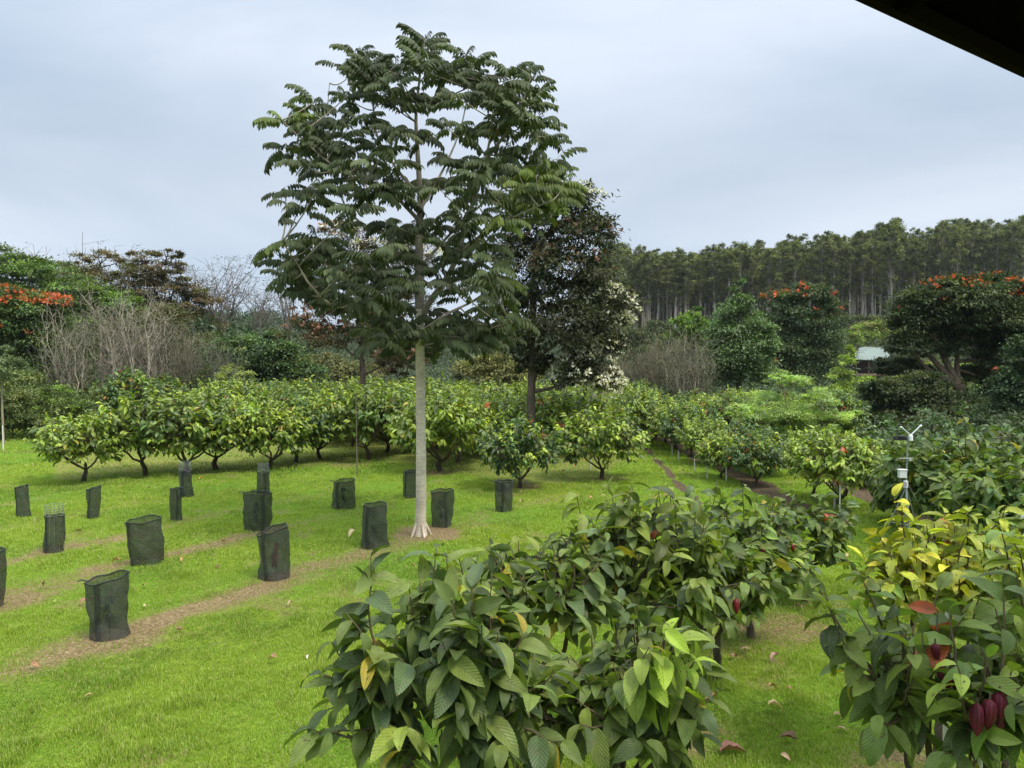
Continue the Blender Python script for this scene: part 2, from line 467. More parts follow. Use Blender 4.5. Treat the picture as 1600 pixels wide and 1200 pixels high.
def ground_mat():
    m, t, N, Lk = mat_base("lawn_and_mulch")
    o = N("ShaderNodeOutputMaterial"); p = N("ShaderNodeBsdfPrincipled"); p.inputs['Roughness'].default_value = .95
    p.inputs['Specular IOR Level'].default_value = .1
    a = N("ShaderNodeAttribute"); a.attribute_name = "Col"
    s = N("ShaderNodeSeparateColor"); Lk(a.outputs['Color'], s.inputs[0])
    tc = N("ShaderNodeTexCoord")
    def noise(sc, d=5):
        n = N("ShaderNodeTexNoise"); n.inputs['Scale'].default_value = sc; n.inputs['Detail'].default_value = d; n.inputs['Roughness'].default_value = .7
        Lk(tc.outputs['Object'], n.inputs['Vector']); return n.outputs['Fac']
    def ramp(f, *st):
        r = N("ShaderNodeValToRGB"); Lk(f, r.inputs[0])
        e = r.color_ramp.elements
        e[0].position = st[0][0]; e[0].color = (*st[0][1], 1); e[1].position = st[-1][0]; e[1].color = (*st[-1][1], 1)
        for q in st[1:-1]:
            k = e.new(q[0]); k.color = (*q[1], 1)
        return r.outputs[0]
    gr = ramp(noise(9), (.3, (.055, .115, .010)), (.5, (.135, .21, .02)), (.7, (.22, .32, .04)))
    lu = ramp(s.outputs[2], (.3, (1.15, 1.0, .9)), (.7, (.80, .98, .9)))
    g2 = N("ShaderNodeMixRGB"); g2.blend_type = 'MULTIPLY'; g2.inputs[0].default_value = 1; Lk(gr, g2.inputs[1]); Lk(lu, g2.inputs[2])
    di = ramp(noise(24), (.28, (.07, .05, .028)), (.45, (.16, .115, .055)), (.58, (.27, .20, .11)), (.72, (.42, .33, .20)))
    mu = ramp(noise(16), (.3, (.035, .026, .016)), (.55, (.105, .078, .048)), (.75, (.24, .185, .125)))
    def mixm(f, sc, c1, c2, lo, hi):
        ad = N("ShaderNodeMath"); ad.operation = 'ADD'; Lk(f, ad.inputs[0]); Lk(noise(sc, 4), ad.inputs[1])
        r = N("ShaderNodeMapRange"); r.inputs['From Min'].default_value = lo; r.inputs['From Max'].default_value = hi
        Lk(ad.outputs[0], r.inputs['Value'])
        k = N("ShaderNodeMixRGB"); Lk(r.outputs[0], k.inputs[0]); Lk(c1, k.inputs[1]); Lk(c2, k.inputs[2]); return k.outputs[0]
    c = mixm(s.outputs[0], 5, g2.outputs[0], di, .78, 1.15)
    c = mixm(s.outputs[1], 3, c, mu, .85, 1.05)
    sx = N("ShaderNodeSeparateXYZ"); Lk(tc.outputs['Object'], sx.inputs[0])
    fl_ = ramp(noise(1.3), (.35, (.035, .045, .018)), (.65, (.075, .085, .03)))
    ay = N("ShaderNodeMath"); ay.operation = 'MULTIPLY_ADD'; Lk(noise(.25, 3), ay.inputs[0]); ay.inputs[1].default_value = 8; Lk(sx.outputs[1], ay.inputs[2])
    ry = N("ShaderNodeMapRange"); ry.inputs['From Min'].default_value = 49; ry.inputs['From Max'].default_value = 51.5; Lk(ay.outputs[0], ry.inputs['Value'])
    k5 = N("ShaderNodeMixRGB"); Lk(ry.outputs[0], k5.inputs[0]); Lk(c, k5.inputs[1]); Lk(fl_, k5.inputs[2]); c = k5.outputs[0]
    Lk(c, p.inputs['Base Color'])
    bp = N("ShaderNodeBump"); bp.inputs['Strength'].default_value = .8; bp.inputs['Distance'].default_value = .05
    Lk(noise(22), bp.inputs['Height']); Lk(bp.outputs[0], p.inputs['Normal'])
    Lk(p.outputs[0], o.inputs['Surface'])
    return m
g = gm.build("ground", ground_mat())
tag(g, "grassy orchard ground with brown planting strips and mulch", "ground", kind="structure")

# grass blades -------------------------------------------------------------
def grass(n, ylo, yhi, hgt, wid, k, name, label):
    r = np.random.default_rng(k)
    y = ylo + (yhi - ylo) * r.random(n)
    x = (r.random(n) * 2 - 1) * (y * .72 + .6)
    d, mm = dirt_and_shade(x, y), mulch(x, y)
    keep = (r.random(n) > np.clip((d - .12) * 1.35, 0, .93)) & (mm < .35)
    x, y, d = x[keep], y[keep], d[keep]; n = len(x)
    L1 = fbm(x * .7, y * .7, 21, 3); L2 = fbm(x * 3, y * 3, 22, 2)
    h = hgt * (.25 + 1.35 * L2 ** 1.2) * (.75 + .9 * sst(.55, .75, fbm(x * 1.7, y * 1.7, 51, 3))) * (1 - .55 * d) * (.7 + .6 * r.random(n))
    az = r.random(n) * 2 * PI; lean = r.random(n) * .75 * h
    w = wid * (.7 + .6 * r.random(n))
    z = terr(x, y) - .02 * d - .004
    sx, sy = np.cos(az), np.sin(az)
    P = np.stack((x, y, z), 1); S = np.stack((sx, sy, 0 * x), 1) * w[:, None] * .5
    Ld = np.stack((-sy, sx, 0 * x), 1) * lean[:, None]; up = np.array((0, 0, 1.))
    V = np.stack((P - S, P + S, P + S * .75 + Ld * .35 + up * (h * .6)[:, None], P - S * .75 + Ld * .35 + up * (h * .6)[:, None], P + Ld + up * h[:, None]), 1)
    base = np.array((.22, .315, .040)); yel = np.array((.36, .42, .07)); drk = np.array((.085, .165, .025)); dry = np.array((.40, .33, .17))
    t = r.random((n, 1))
    C = base * (1 - t) + yel * t * .5 + base * t * .5
    q = (sst(.56, .36, L1) * .75 * r.random(n))[:, None]; C = C * (1 - q) + drk * q
    q = (r.random(n) < .07 + d * .45)[:, None] * .85; C = C * (1 - q) + dry * q
    mb = MB(); b = np.arange(n) * 5
    CC = np.repeat(C, 5, 0)
    mb.add(V.reshape(-1, 3), np.stack((b, b + 1, b + 2, b + 3), 1), CC)
    mb.T.append(np.stack((b + 3, b + 2, b + 4), 1))
    o = mb.build(name, M_GRASS, smooth=False)
    return tag(o, label, "grass", kind="stuff")
grass(430000, 7.0, 14.5, .062, .0085, 1, "grass", "short bright green lawn grass nearest the viewer")
grass(260000, 14.5, 27, .075, .016, 2, "grass", "bright green lawn grass around the netted tree guards")
grass(120000, 27, 46, .09, .035, 3, "grass", "bright green grass beneath and beyond the orchard rows")

# ------------------------------------------------------------------ cacao
DG = (.060, .090, .024); MG = (.098, .140, .034); BG = (.070, .105, .042); YG = (.22, .27, .035); LG = (.13, .20, .038); RED = (.42, .09, .03); ORG = (.50, .22, .05); OLV = (.10, .12, .025)
def cacao_crown(tw, lf, r, crotch, cen, rad, ntip, L, tmpl, cols, yfrac=.15, extra=(), hi=False, lpt=9, twl=.6, ycol=(YG, LG), flush=.02, mains=5):
    """branches up from the crotch to ntip tips in an ellipsoid, alternate leaves down each twig"""
    if hi: ntip = int(ntip * 2.3); rad = np.asarray(rad) * (1.12, 1.12, 1.3); cen = cen - np.array((0, 0, .10))
    tips = []
    for i in range(ntip):
        d = nrm(r.normal(0, 1, 3)); d[2] = d[2] if d[2] > (-.55 if hi else -.85) else -d[2] * .5
        rr = .45 + .55 * r.random() ** .5
        tips.append((cen + d * rad * rr, d, r.random() < yfrac + .25 * max(0, d[2] - .5)))
    for e in extra: tips.append((np.asarray(e[0]), nrm(np.asarray(e[0]) - cen + np.array((0, 0, .6))), e[1]))
    mp_ = []
    for k in range(mains):
        a = 2 * PI * (k + r.random() * .9) / mains
        m_ = cen + np.array((math.cos(a), math.sin(a), 0)) * rad * .42 - np.array((0, 0, rad[2] * .25))
        mp_.append(m_)
        m_ = m_ + r.normal(0, .12, 3) * rad
        pts = wob(bez(crotch, (crotch + m_) / 2 + np.array((math.cos(a), math.sin(a), -.2)) * .18 * rad[0], m_), .022, r)
        tube(tw, pts, np.linspace(.030, .018, 7) * (1.0 if hi else 1.3), 7 if hi else 5, (.10, .075, .05))
    mp_ = np.array(mp_)
    for (t, d, yel) in tips:
        m_ = mp_[np.argmin(np.linalg.norm(mp_ - t, axis=1))]
        out_ = nrm(d + np.array((0, 0, .55)))
        mid = m_ * .45 + t * .55 + out_ * -.05 + r.normal(0, .06, 3)
        pts = wob(bez(m_, mid - np.array((0, 0, .05)), t, 8), .008, r)
        tube(tw, pts, np.linspace(.016, .004, 8) * (1 if hi else 1.4), 5 if hi else 4, (.13, .10, .055), cap=False)
        seg = np.linalg.norm(np.diff(pts, axis=0), axis=1).sum()
        n = max(4, int(lpt * min(1.3, seg / twl * .9) * (.8 + .4 * r.random())))
        s0 = max(0, 1 - twl / max(seg, .1))
        ss = np.linspace(s0, 1, n) ** .8
        tt = ss * (len(pts) - 1); i0 = np.minimum(tt.astype(int), len(pts) - 2); fr = (tt - i0)[:, None]
        P = pts[i0] * (1 - fr) + pts[i0 + 1] * fr
        T_ = nrm(pts[i0 + 1] - pts[i0])
        S = nrm(np.cross(T_, np.array((0, 0, 1.)) + r.normal(0, .25, (n, 3)))) * np.where(np.arange(n) % 2, 1, -1)[:, None]
        fwd = .35 + .8 * (ss ** 4)[:, None]
        Y = T_ * fwd + S * (1 - .6 * (ss ** 6))[:, None] + r.normal(0, .36, (n, 3))
        Y[:, 2] = Y[:, 2] * .5 - (-.05 + .95 * r.random(n) ** 1.3)
        Z = np.array((0, 0, 1.)) + r.normal(0, .40, (n, 3)) + S * .3
        age = ss
        ll = L * (1.12 if hi else 1.) * (.62 + .5 * r.random(n)) * (1 - .30 * age ** 6)
        C = pal(r, n, cols, .16)
        if yel:
            q = np.clip(.35 + .65 * age, 0, 1)[:, None] * (.65 + .35 * r.random((n, 1)))
            C = C * (1 - q) + np.array(ycol[r.integers(len(ycol))]) * q
        C = C * (1.22 + r.normal(0, .22)); q = r.random(n) < .32; C[q] = C[q] * .4 + np.array((.19, .235, .04)) * .6
        u = r.random()
        if u < flush: C[-4:] = np.array(RED if r.random() < .5 else ORG) * (1 + r.normal(0, .15, (len(C[-4:]), 1)))
        one = r.random(n) < .018
        C[one] = np.array((.34, .27, .03))
        if hi:
            ch = r.integers(0, 3, n)
            for k, T0 in enumerate(tmpl):
                q = ch == k
                inst(lf, T0, P[q], Y[q], Z[q], ll[q], ll[q] * (.40 + .09 * r.random(q.sum())), C[q])
        else:
            inst(lf, tmpl, P, Y, Z, ll, ll * .40, C)
def pod_mesh(mb, top, L, R, col, r, tilt=0.15):
    n, m = 20, 12
    ts = np.linspace(0, 1, m); th = np.linspace(0, 2 * PI, n, endpoint=False)
    ax = nrm(np.array((r.normal(0, tilt), r.normal(0, tilt), -1.)))
    a = nrm(np.cross(ax, (0, 1, .1))); b = np.cross(ax, a)
    V, C = [], []
    for t in ts:
        rr = R * (math.sin(PI * min(1, t ** .75 * .97 + .03)) ** .65) * (1 - .15 * t) if 0 < t < 1 else R * .05
        for h in th:
            g_ = 1 - .16 * abs(math.sin(h * 5))
            V.append(np.asarray(top) + ax * t * L + (a * math.cos(h) + b * math.sin(h)) * rr * g_)
            C.append(np.array(col) * (1.5 - abs(math.sin(h * 5))))
    Fc = [(j * n + i, j * n + (i + 1) % n, (j + 1) * n + (i + 1) % n, (j + 1) * n + i) for j in range(m - 1) for i in range(n)]
    mb.add(V, Fc, np.array(C))
HI = (LEAF_HI, LEAF_HI2, LEAF_HI3)
def near_cacao(px, D, cpx, cpy, rad, ntip, L, cols, label, yfrac=.12, extra=(), seed=1, pods=(), lpt=9, trunk=True, flush=.006, crotch_z=.6, ycol=(YG, LG)):
    r = np.random.default_rng(seed)
    b = np.array(((px - 800) / F * D, D, 0.)); b[2] = tz(b[0], b[1]) - .05
    cen = W(cpx, cpy, D); rad = np.asarray(rad, float)
    t = thing("cacao_tree", b, label, "cacao tree", "large-leaved cacao bushes close to the viewer")
    tw, lf = MB(), MB()
    cr_ = np.array((b[0] + (cen[0] - b[0]) * .3, b[1], crotch_z))
    cacao_crown(tw, lf, r, cr_, cen, rad, ntip, L, HI, cols, yfrac, extra, True, lpt, .62, flush=flush, ycol=ycol)
    tube(tw, wob(bez(b, (b + cr_) / 2 + r.normal(0, .03, 3), cr_, 8), .008, r), np.linspace(.062, .045, 8), 10, (.11, .085, .06))
    tw.build("trunk", M_BARK, t, loc=b)
    lf.build("crown", M_NEAR, t, loc=b)
    for (ppx, ppy, dD, Lp, col) in pods:
        m = MB(); tp = W(ppx, ppy, D + dD)
        pod_mesh(m, tp, Lp, Lp * .24, col, r)
        tube(m, [tp + (0, 0, .03), tp + (0, 0, -.01)], .006, 5, (.1, .08, .05))
        m.build("pod", M_POD, t, loc=b)
    return t
POD = (.105, .010, .022); PODR = (.17, .014, .02)
nc = (DG, MG, BG, DG, MG)
near_cacao(655, 5.2, 690, 1030, (.78, .70, .66), 40, .30, (DG, MG, BG, BG, DG), "large dark cacao bush with a white pipe stake and red pods at its foot",
           .06, [(W(578, 868, 5.0), False), (W(683, 858, 5.6), False), (W(480, 1140, 5.0), False), (W(545, 960, 4.8), False), (W(640, 910, 5.3), False), (W(760, 1150, 4.7), False), (W(600, 1130, 4.7), False), (W(880, 1160, 4.8), False)], 21,
           [(705, 1150, -.15, .20, POD), (722, 1158, -.1, .19, POD), (690, 1146, .1, .18, POD), (781, 1158, .1, .14, PODR)], lpt=10, crotch_z=.8)
near_cacao(960, 5.7, 985, 1050, (.62, .62, .56), 26, .29, nc, "cacao bush bearing one bright yellow-green shoot of big hanging leaves",
           .06, [(W(1040, 985, 5.1), True), (W(1060, 1000, 5.1), True), (W(1085, 1035, 5.1), True), (W(1015, 1010, 5.1), True), (W(1010, 1160, 5.0), False), (W(905, 1130, 5.0), False), (W(1070, 1180, 5.4), False)], 22, lpt=10, ycol=((.26, .36, .03),))
near_cacao(800, 5.6, 815, 1075, (.42, .5, .48), 14, .29, nc, "small cacao bush squeezed between the dark pod-bearing one and the yellow-shoot one", .1, [], 37)
near_cacao(830, 7.2, 845, 900, (.72, .6, .45), 28, .27, nc, "cacao bush of dark drooping leaves between the white pipe stake and pale tree",
           .10, [(W(765, 850, 7.2), False), (W(800, 860, 7.0), False)], 23)
near_cacao(1010, 7.9, 1010, 872, (1.0, .8, .76), 52, .28, (DG, MG, BG, MG, OLV), "broad cacao bush with an orange-yellow leaf cluster near its top",
           .16, [(W(900, 772, 7.8), True), (W(985, 800, 7.6), True), (W(1000, 790, 7.6), True), (W(1110, 830, 7.5), True), (W(1105, 838, 7.5), True), (W(1180, 900, 7.6), True)], 24,
           [(1150, 935, -.4, .16, PODR)])
near_cacao(1180, 11.0, 1150, 850, (1.05, .9, .72), 55, .27, (DG, MG, BG, LG, BG), "cacao bush with pale grey-green upper leaves beside the grass alley",
           .15, [(W(1080, 752, 11), False), (W(1120, 750, 11), False), (W(1160, 756, 11), False)], 25, [(1192, 856, -.7, .13, POD), (1238, 850, -.7, .12, PODR)])
near_cacao(1125, 9.4, 1120, 895, (.75, .65, .60), 34, .27, (MG, DG, LG, OLV), "olive-tinted cacao bush between the orange-clustered broad one and the pale-topped one", .25, [], 38)
near_cacao(1265, 12.6, 1255, 830, (.85, .8, .68), 42, .27, (DG, MG, BG, DG), "cacao bush at the far end of the veined-leaf row, nearest the grass alley's mulch", .1, [(W(1325, 785, 12.4), False)], 26)
near_cacao(1530, 4.7, 1490, 1040, (.62, .6, .50), 30, .27, (DG, MG, MG, LG), "cacao tree with a bunch of dark red pods hanging over twin white stakes",
           .12, [(W(1262, 885, 4.9), False), (W(1290, 925, 4.8), False), (W(1330, 935, 4.9), False), (W(1320, 1000, 4.7), False), (W(1400, 950, 4.6), False), (W(1345, 900, 5.0), False), (W(1440, 1160, 4.5), False),
                 (W(1500, 1190, 4.4), False), (W(1570, 920, 4.6), False), (W(1590, 1050, 4.4), False), (W(1400, 1110, 4.6), False)], 27,
           [(1527, 1098, -.5, .185, POD), (1547, 1092, -.52, .18, POD), (1562, 1080, -.48, .185, POD), (1558, 1116, -.45, .19, POD), (1543, 1110, -.4, .17, POD), (1461, 1005, -.2, .12, POD), (1467, 1034, -.2, .11, POD), (1483, 1050, -.2, .10, PODR), (1494, 1056, -.22, .11, POD)], lpt=8)
near_cacao(1660, 5.2, 1650, 960, (.62, .6, .6), 24, .28, (LG, MG, YG, OLV), "cacao tree cut by the picture edge beside the bunch of red pods", .6, [(W(1590, 900, 5.0), True), (W(1585, 960, 5), True)], 28)
near_cacao(1480, 7.4, 1480, 888, (.95, .7, .55), 60, .25, (YG, (.24, .25, .035), LG, OLV, (.30, .29, .035)), "yellowing cacao tree with mustard and lime leaves",
           .75, [(W(1395, 775, 7.4), True), (W(1410, 790, 7.2), True), (W(1360, 900, 7.2), True), (W(1570, 790, 7.4), True), (W(1590, 830, 7.4), True)], 29,
           [(1424, 890, -.3, .06, PODR)], ycol=((.48, .42, .03), (.36, .38, .03), (.30, .34, .035)))
near_cacao(1590, 9.5, 1600, 850, (.8, .7, .5), 34, .25, (LG, MG, OLV), "cacao tree of olive leaves behind the yellowing one", .3, [], 30)
near_cacao(1465, 16.5, 1465, 742, (1.15, 1.1, .75), 78, .34, (MG, DG, (.07, .13, .04), MG), "tall big-leaved cacao tree with orange new leaves, beside the weather station",
           .10, [(W(1508, 648, 16), False), (W(1545, 668, 16), False), (W(1440, 680, 16), False), (W(1420, 700, 16), False)], 31, flush=.015)
near_cacao(1560, 14.5, 1575, 770, (1.15, 1.1, .7), 70, .33, (MG, DG, (.07, .13, .04), LG), "big-leaved cacao tree of mid green leaves, farther from the weather station", .12, [(W(1590, 700, 14.5), False)], 32)
near_cacao(1425, 18.5, 1415, 760, (.9, .9, .75), 45, .33, (MG, DG, DG), "dark cacao tree directly behind the weather station mast", .05, [], 33)

near_cacao(1520, 20, 1500, 735, (1.3, 1.2, .85), 60, .34, (MG, DG, DG), "dark cacao tree showing between the two big-leaved ones", .05, [], 34)
near_cacao(1600, 19, 1600, 745, (1.3, 1.2, .9), 60, .34, (MG, DG, MG), "cacao tree at the picture edge behind the big-leaved ones", .1, [], 35)
near_cacao(1385, 24, 1385, 735, (1.2, 1.1, .9), 55, .34, (MG, DG, DG), "shaded cacao tree between the round dense cacao and the weather station", .05, [], 36)
# mid-distance cacao variants
def mid_cacao(seed, Rr, H, z0, cols, yf, L=.30, ntip=200, flush=.008):
    Rr *= 1.36; z0 -= .62
    r = np.random.default_rng(seed)
    t = thing("cacao_tree", (0, 0, 0), "cacao tree", "cacao tree")
    tw, lf = MB(), MB()
    cz = (H + z0) / 2
    cr_ = np.array((r.normal(0, .06), r.normal(0, .06), .30 + .2 * r.random()))
    cacao_crown(tw, lf, r, cr_, np.array((0, 0, cz)), np.array((Rr, Rr, (H - z0) / 2 * .92)), ntip, L, LEAF_MID, cols, yf, (), False, 10, .6, flush=flush, ycol=((.30, .36, .03), (.22, .32, .03)))
    tube(tw, wob(bez(np.array((0, 0, -.08)), np.array((r.normal(0, .1), 0, .3)), cr_, 6), .01, r), np.linspace(.085, .06, 6), 7, (.075, .058, .042))
    tw.build("trunk", M_BARK, t); lf.build("crown", M_LEAF, t)
    return t
MC = ((.14, .19, .038), (.10, .155, .035), (.19, .245, .045), (.07, .115, .032))
MD = ((.08, .13, .035), (.06, .105, .03), (.12, .18, .04), (.10, .15, .035))
VAR = [mid_cacao(101, 1.15, 3.05, .95, MC, .50), mid_cacao(102, 1.25, 3.2, 1.05, MD, .30), mid_cacao(103, 1.1, 2.9, .85, MC, .4),
       mid_cacao(104, 1.3, 3.15, .9, MD + (OLV,), .40), mid_cacao(105, 1.2, 3.0, 1.0, MC, .6, flush=.015), mid_cacao(106, 1.2, 2.95, .9, ((.045, .09, .028), (.06, .12, .03), (.035, .075, .028)), .2, flush=.015)]
used = [False] * 6
def put_cacao(x, y, v, sc, label, group=None, rz=None):
    rz = random.random() * 6.28 if rz is None else rz
    loc = (x, y, tz(x, y))
    if group and ('orchard' in group): sc = sc * 1.10 if not hasattr(sc, '__len__') else tuple(q * 1.1 for q in sc)
    sc = (sc * random.uniform(.95, 1.15), sc * random.uniform(.95, 1.15), sc * random.uniform(.92, 1.05)) if not hasattr(sc, '__len__') else sc
    if not used[v]:
        used[v] = True; o = VAR[v]; o.location = loc; o.rotation_euler = (0, 0, rz); o.scale = (sc, sc, sc) if not hasattr(sc, '__len__') else sc
        o['label'] = label
        if group: o['group'] = group
        return o
    return dup(VAR[v], loc, rz, sc, label, group)
GF = "cacao trees along the front of the far orchard"
front = [
 (128, 752, 0, .82, "small yellow-tipped cacao tree at the open end of the orchard front"),
 (226, 742, 1, .98, "cacao tree with a forked trunk next to the small yellow-tipped one"),
 (292, 738, 3, 1.0, "cacao tree standing right behind the netted guard with wire top"),
 (340, 733, 0, 1.0, "cacao tree with a slim Y-shaped trunk beyond the thin tall guard"),
 (424, 732, 2, .88, "cacao tree with red pods behind the pair of overlapping guards"),
 (462, 722, 5, .95, "dark-stemmed cacao tree between the red-podded tree and the bare pole"),
 (500, 716, 4, .98, "cacao tree with low leafy stem just before the bare pole"),
 (576, 718, 1, 1.0, "cacao tree with wide spreading stems right after the bare pole"),
 (602, 708, 0, 1.0, "cacao tree half hidden on the near side of the pale tree trunk"),
 (690, 736, 4, 1.0, "cacao tree whose crown touches the pale tree trunk"),
 (716, 722, 2, 1.02, "cacao tree just behind the one touching the pale trunk"),
 (812, 762, 5, .78, "low cacao tree hanging over the little black table"),
 (940, 748, 3, .85, "lone round cacao tree beside the narrow ditch"),
]
for px, py, v, sc, lb in front:
    p = G(px, py); put_cacao(p[0], p[1], v, sc, lb, GF)
LB = "cacao tree crowded into the back rows of the far orchard"
k = 0
fr_px = np.array((60, 130, 226, 340, 424, 500, 600, 700, 780, 860, 930, 985)); fr_D = np.array((29, 28.5, 30, 30.5, 31, 33, 34, 30.5, 30, 31, 31, 34))
for i in range(-14, 14):
    for j in range(0, 14):
        p = ROWN * (i * 2.6 + random.uniform(-.3, .3)) + ROWD * (j * 2.7 + 26 + random.uniform(-.3, .3))
        x, y = p
        if y < 20 or y > 47: continue
        px = 800 + x / y * F
        if px < 95 or px > 975: continue
        if y < np.interp(px, fr_px, fr_D) + 1.2: continue
        if px < 190 and y > 36: continue
        put_cacao(x, y, k % 5, random.uniform(.88, 1.02), LB, "cacao trees in the back rows of the far orchard"); k += 1
GR = "cacao trees in the staked rows past the grass alley"
R_lab = ["bushy cacao tree at the near end of the mulched row", "second cacao tree along the mulched row", "third cacao tree along the mulched row", "fourth cacao tree along the mulched row"]
spots = [(1172, 758, .64), (1118, 748, .66), (1150, 733, .66), (1092, 726, .74), (1072, 712, .80), (1052, 702, .84), (1034, 694, .86), (1018, 687, .88), (1002, 681, .9), (990, 676, .9)]
for q, (px, py, sc) in enumerate(spots):
    p = G(px, py)
    put_cacao(p[0] + .2, p[1], (5, 2, 5, 0, 5, 4, 3, 5, 1, 4)[q], sc, R_lab[q] if q < 4 else "cacao tree at the distant end of the mulched row", GR)
p = G(1312, 790); put_cacao(p[0], p[1], 4, (.92, .92, .80), "round dense cacao tree with a tall white stake under its skirt", GR)
p = G(1268, 778); put_cacao(p[0], p[1], 0, (.62, .62, .80), "narrow yellowish cacao tree beside the round dense one", GR)
p = G(1196, 745); put_cacao(p[0] + .2, p[1] + .3, 5, .66, "dark upright cacao tree below the feathery light green tree", GR)
for x in (10.8, 13.4, 16.0):
    for y in np.arange(28, 46, 2.7):
        px = 800 + x / y * F
        if px > 1390 or (px > 1120 and y < 36): continue
        put_cacao(x + random.uniform(-.3, .3), y + random.uniform(-.3, .3), (5, 2, 5, 4, 0)[k % 5], random.uniform(.8, .92), "cacao tree in the far rows beyond the mulched row", "cacao trees in the far rows beyond the mulch"); k += 1
for i, (px, py, sc) in enumerate(((205, 640, 1.25), (120, 655, 1.0), (262, 640, 1.1), (1000, 655, 1.0), (330, 625, 1.2))):
    D = (43, 46, 47, 50, 50)[i]; p = W(px, py, D)
    put_cacao(p[0], D, 5, sc, ("tall dark cacao tree poking above the orchard by the scrub", "dark cacao tree at the scrub edge past the orchard end", "dark cacao tree in front of the pale bare stems", "cacao tree in front of the grey thicket", "dark round-topped cacao tree before the pale bare stems")[i])

# ------------------------------------------------------------------ big pinnate-leaved tree
def frond_T(npair, seed):
    r = np.random.default_rng(seed)
    mb = MB(); rac = lambda t: np.array((0, math.sin(.9 * t) / .9,   .10 * math.sin(PI * t) - .14 * t * t))
    n = npair * 2
    ts = np.repeat(np.linspace(.18, .98, npair), 2); sd_ = np.tile((1, -1), npair)
    P = np.array([rac(t) for t in ts])
    Y = np.stack((sd_ * .55 + r.normal(0, .06, n), .22 + r.normal(0, .05, n), -.78 + r.normal(0, .10, n)), 1)
    Z = np.stack((sd_ * .8, np.full(n, .35), np.full(n, .5)), 1)
    L = .30 * (1 - .35 * np.abs(ts - .45)) * (1 + r.normal(0, .06, n))
    inst(mb, leaf_T(2, 3, .5, .3), P, Y, Z, L, L * .42, np.ones((n, 3)))
    rp = np.array([rac(t) for t in np.linspace(0, 1, 6)])
    tube(mb, rp, .006, 3, (1.6, 1.4, 1.0), cap=False)
    return np.concatenate(mb.V), np.concatenate(mb.Q), np.concatenate(mb.U), np.concatenate(mb.C)
FR = [frond_T(8, 1), frond_T(7, 2), frond_T(9, 3)]
def add_fronds(lf, r, P, Y, Z, L, C):
    ch = r.integers(0, 3, len(P))
    for k, T0 in enumerate(FR):
        q = ch == k
        inst(lf, T0[:3], P[q], Y[q], Z[q], L[q], L[q], C[q], T0[3])
r = np.random.default_rng(5)
TD = G(657, 836)[1]
tb = G(657, 836); tb[2] = tz(tb[0], tb[1]) - .08
big = thing("pinnate_leaf_tree", tb, "tall tree with smooth pale trunk and ladder-like drooping leaves in the middle of the lawn", "tree")
tr = MB()
BC = (.62, .53, .42); BC2 = (.26, .225, .175)
def sk(pts, r0, r1, col, n=8, k=22):
    """skeleton limb through (px, py, depth offset) points, smoothed"""
    Q = np.array([W(a, b, TD + c) for a, b, c in pts])
    s = np.linspace(0, len(Q) - 1, k); i = np.minimum(s.astype(int), len(Q) - 2); f = (s - i)[:, None]
    P0 = Q[np.maximum(i - 1, 0)]; P1 = Q[i]; P2 = Q[i + 1]; P3 = Q[np.minimum(i + 2, len(Q) - 1)]
    R_ = .5 * (2 * P1 + (P2 - P0) * f + (2 * P0 - 5 * P1 + 4 * P2 - P3) * f ** 2 + (3 * P1 - P0 - 3 * P2 + P3) * f ** 3)
    rr = np.linspace(r0, r1, k)
    tube(tr, R_, rr, n, col)
    return R_
low = np.array([W(657, 840, TD), W(657, 820, TD), W(658, 780, TD), W(658, 700, TD), W(657, 600, TD), W(656, 520, TD), W(656, 478, TD)])
s = np.linspace(0, 6, 40); i = np.minimum(s.astype(int), 5); f = (s - i)[:, None]; lowp = low[i] * (1 - f) + low[i + 1] * f
tube(tr, lowp, np.interp(s, (0, .6, 1.3, 3, 6), (.178, .146, .130, .118, .098)), 20, BC)
for a_ in (.3, 1.5, 2.6, 3.9, 5.2):
    e_ = np.array((math.cos(a_), math.sin(a_), 0.)); c_ = np.array((lowp[0][0], lowp[0][1], .0))
    tube(tr, [c_ + e_ * .10 + (0, 0, .32), c_ + e_ * .19 + (0, 0, .12), c_ + e_ * .25 - (0, 0, .0), c_ + e_ * .30 - (0, 0, .06)], (.03, .032, .025, .012), 7, BC, cap=False)
nodes = [lowp[28:]]
nodes.append(sk([(656, 482, 0), (655, 430, 0), (655, 370, 0), (657, 320, .1), (655, 280, .1), (652, 230, .1), (650, 180, .1), (656, 120, 0), (665, 55, 0)], .118, .012, BC2, 12, 30))
nodes.append(sk([(660, 492, 0), (670, 474, -.1), (704, 424, -.4), (724, 368, -.7), (738, 320, -.8), (749, 280, -.8), (762, 235, -.9), (770, 180, -.9), (772, 118, -.9)], .085, .010, BC2, 10, 30))
nodes.append(sk([(724, 390, -.6), (768, 356, -1.2), (805, 338, -1.6), (850, 318, -1.9)], .04, .010, BC2, 7, 12))
nodes.append(sk([(757, 252, -.9), (792, 206, -1.2), (812, 170, -1.3), (830, 120, -1.4)], .045, .008, BC2, 7, 12))
nodes.append(sk([(655, 536, 0), (615, 522, -.5), (580, 512, -.9), (552, 492, -1.2), (515, 475, -1.5), (482, 442, -1.7), (465, 412, -1.8), (440, 378, -1.8)], .062, .010, BC2, 8, 20))
nodes.append(sk([(655, 300, 0), (636, 284, .3), (614, 255, .6), (590, 215, .8), (584, 172, .8), (572, 110, .7), (562, 72, .7)], .045, .008, BC2, 7, 16))
nodes.append(sk([(655, 345, 0), (610, 300, -.4), (570, 285, -.9), (525, 262, -1.2), (480, 225, -1.4), (440, 188, -1.5)], .05, .008, BC2, 7, 16))
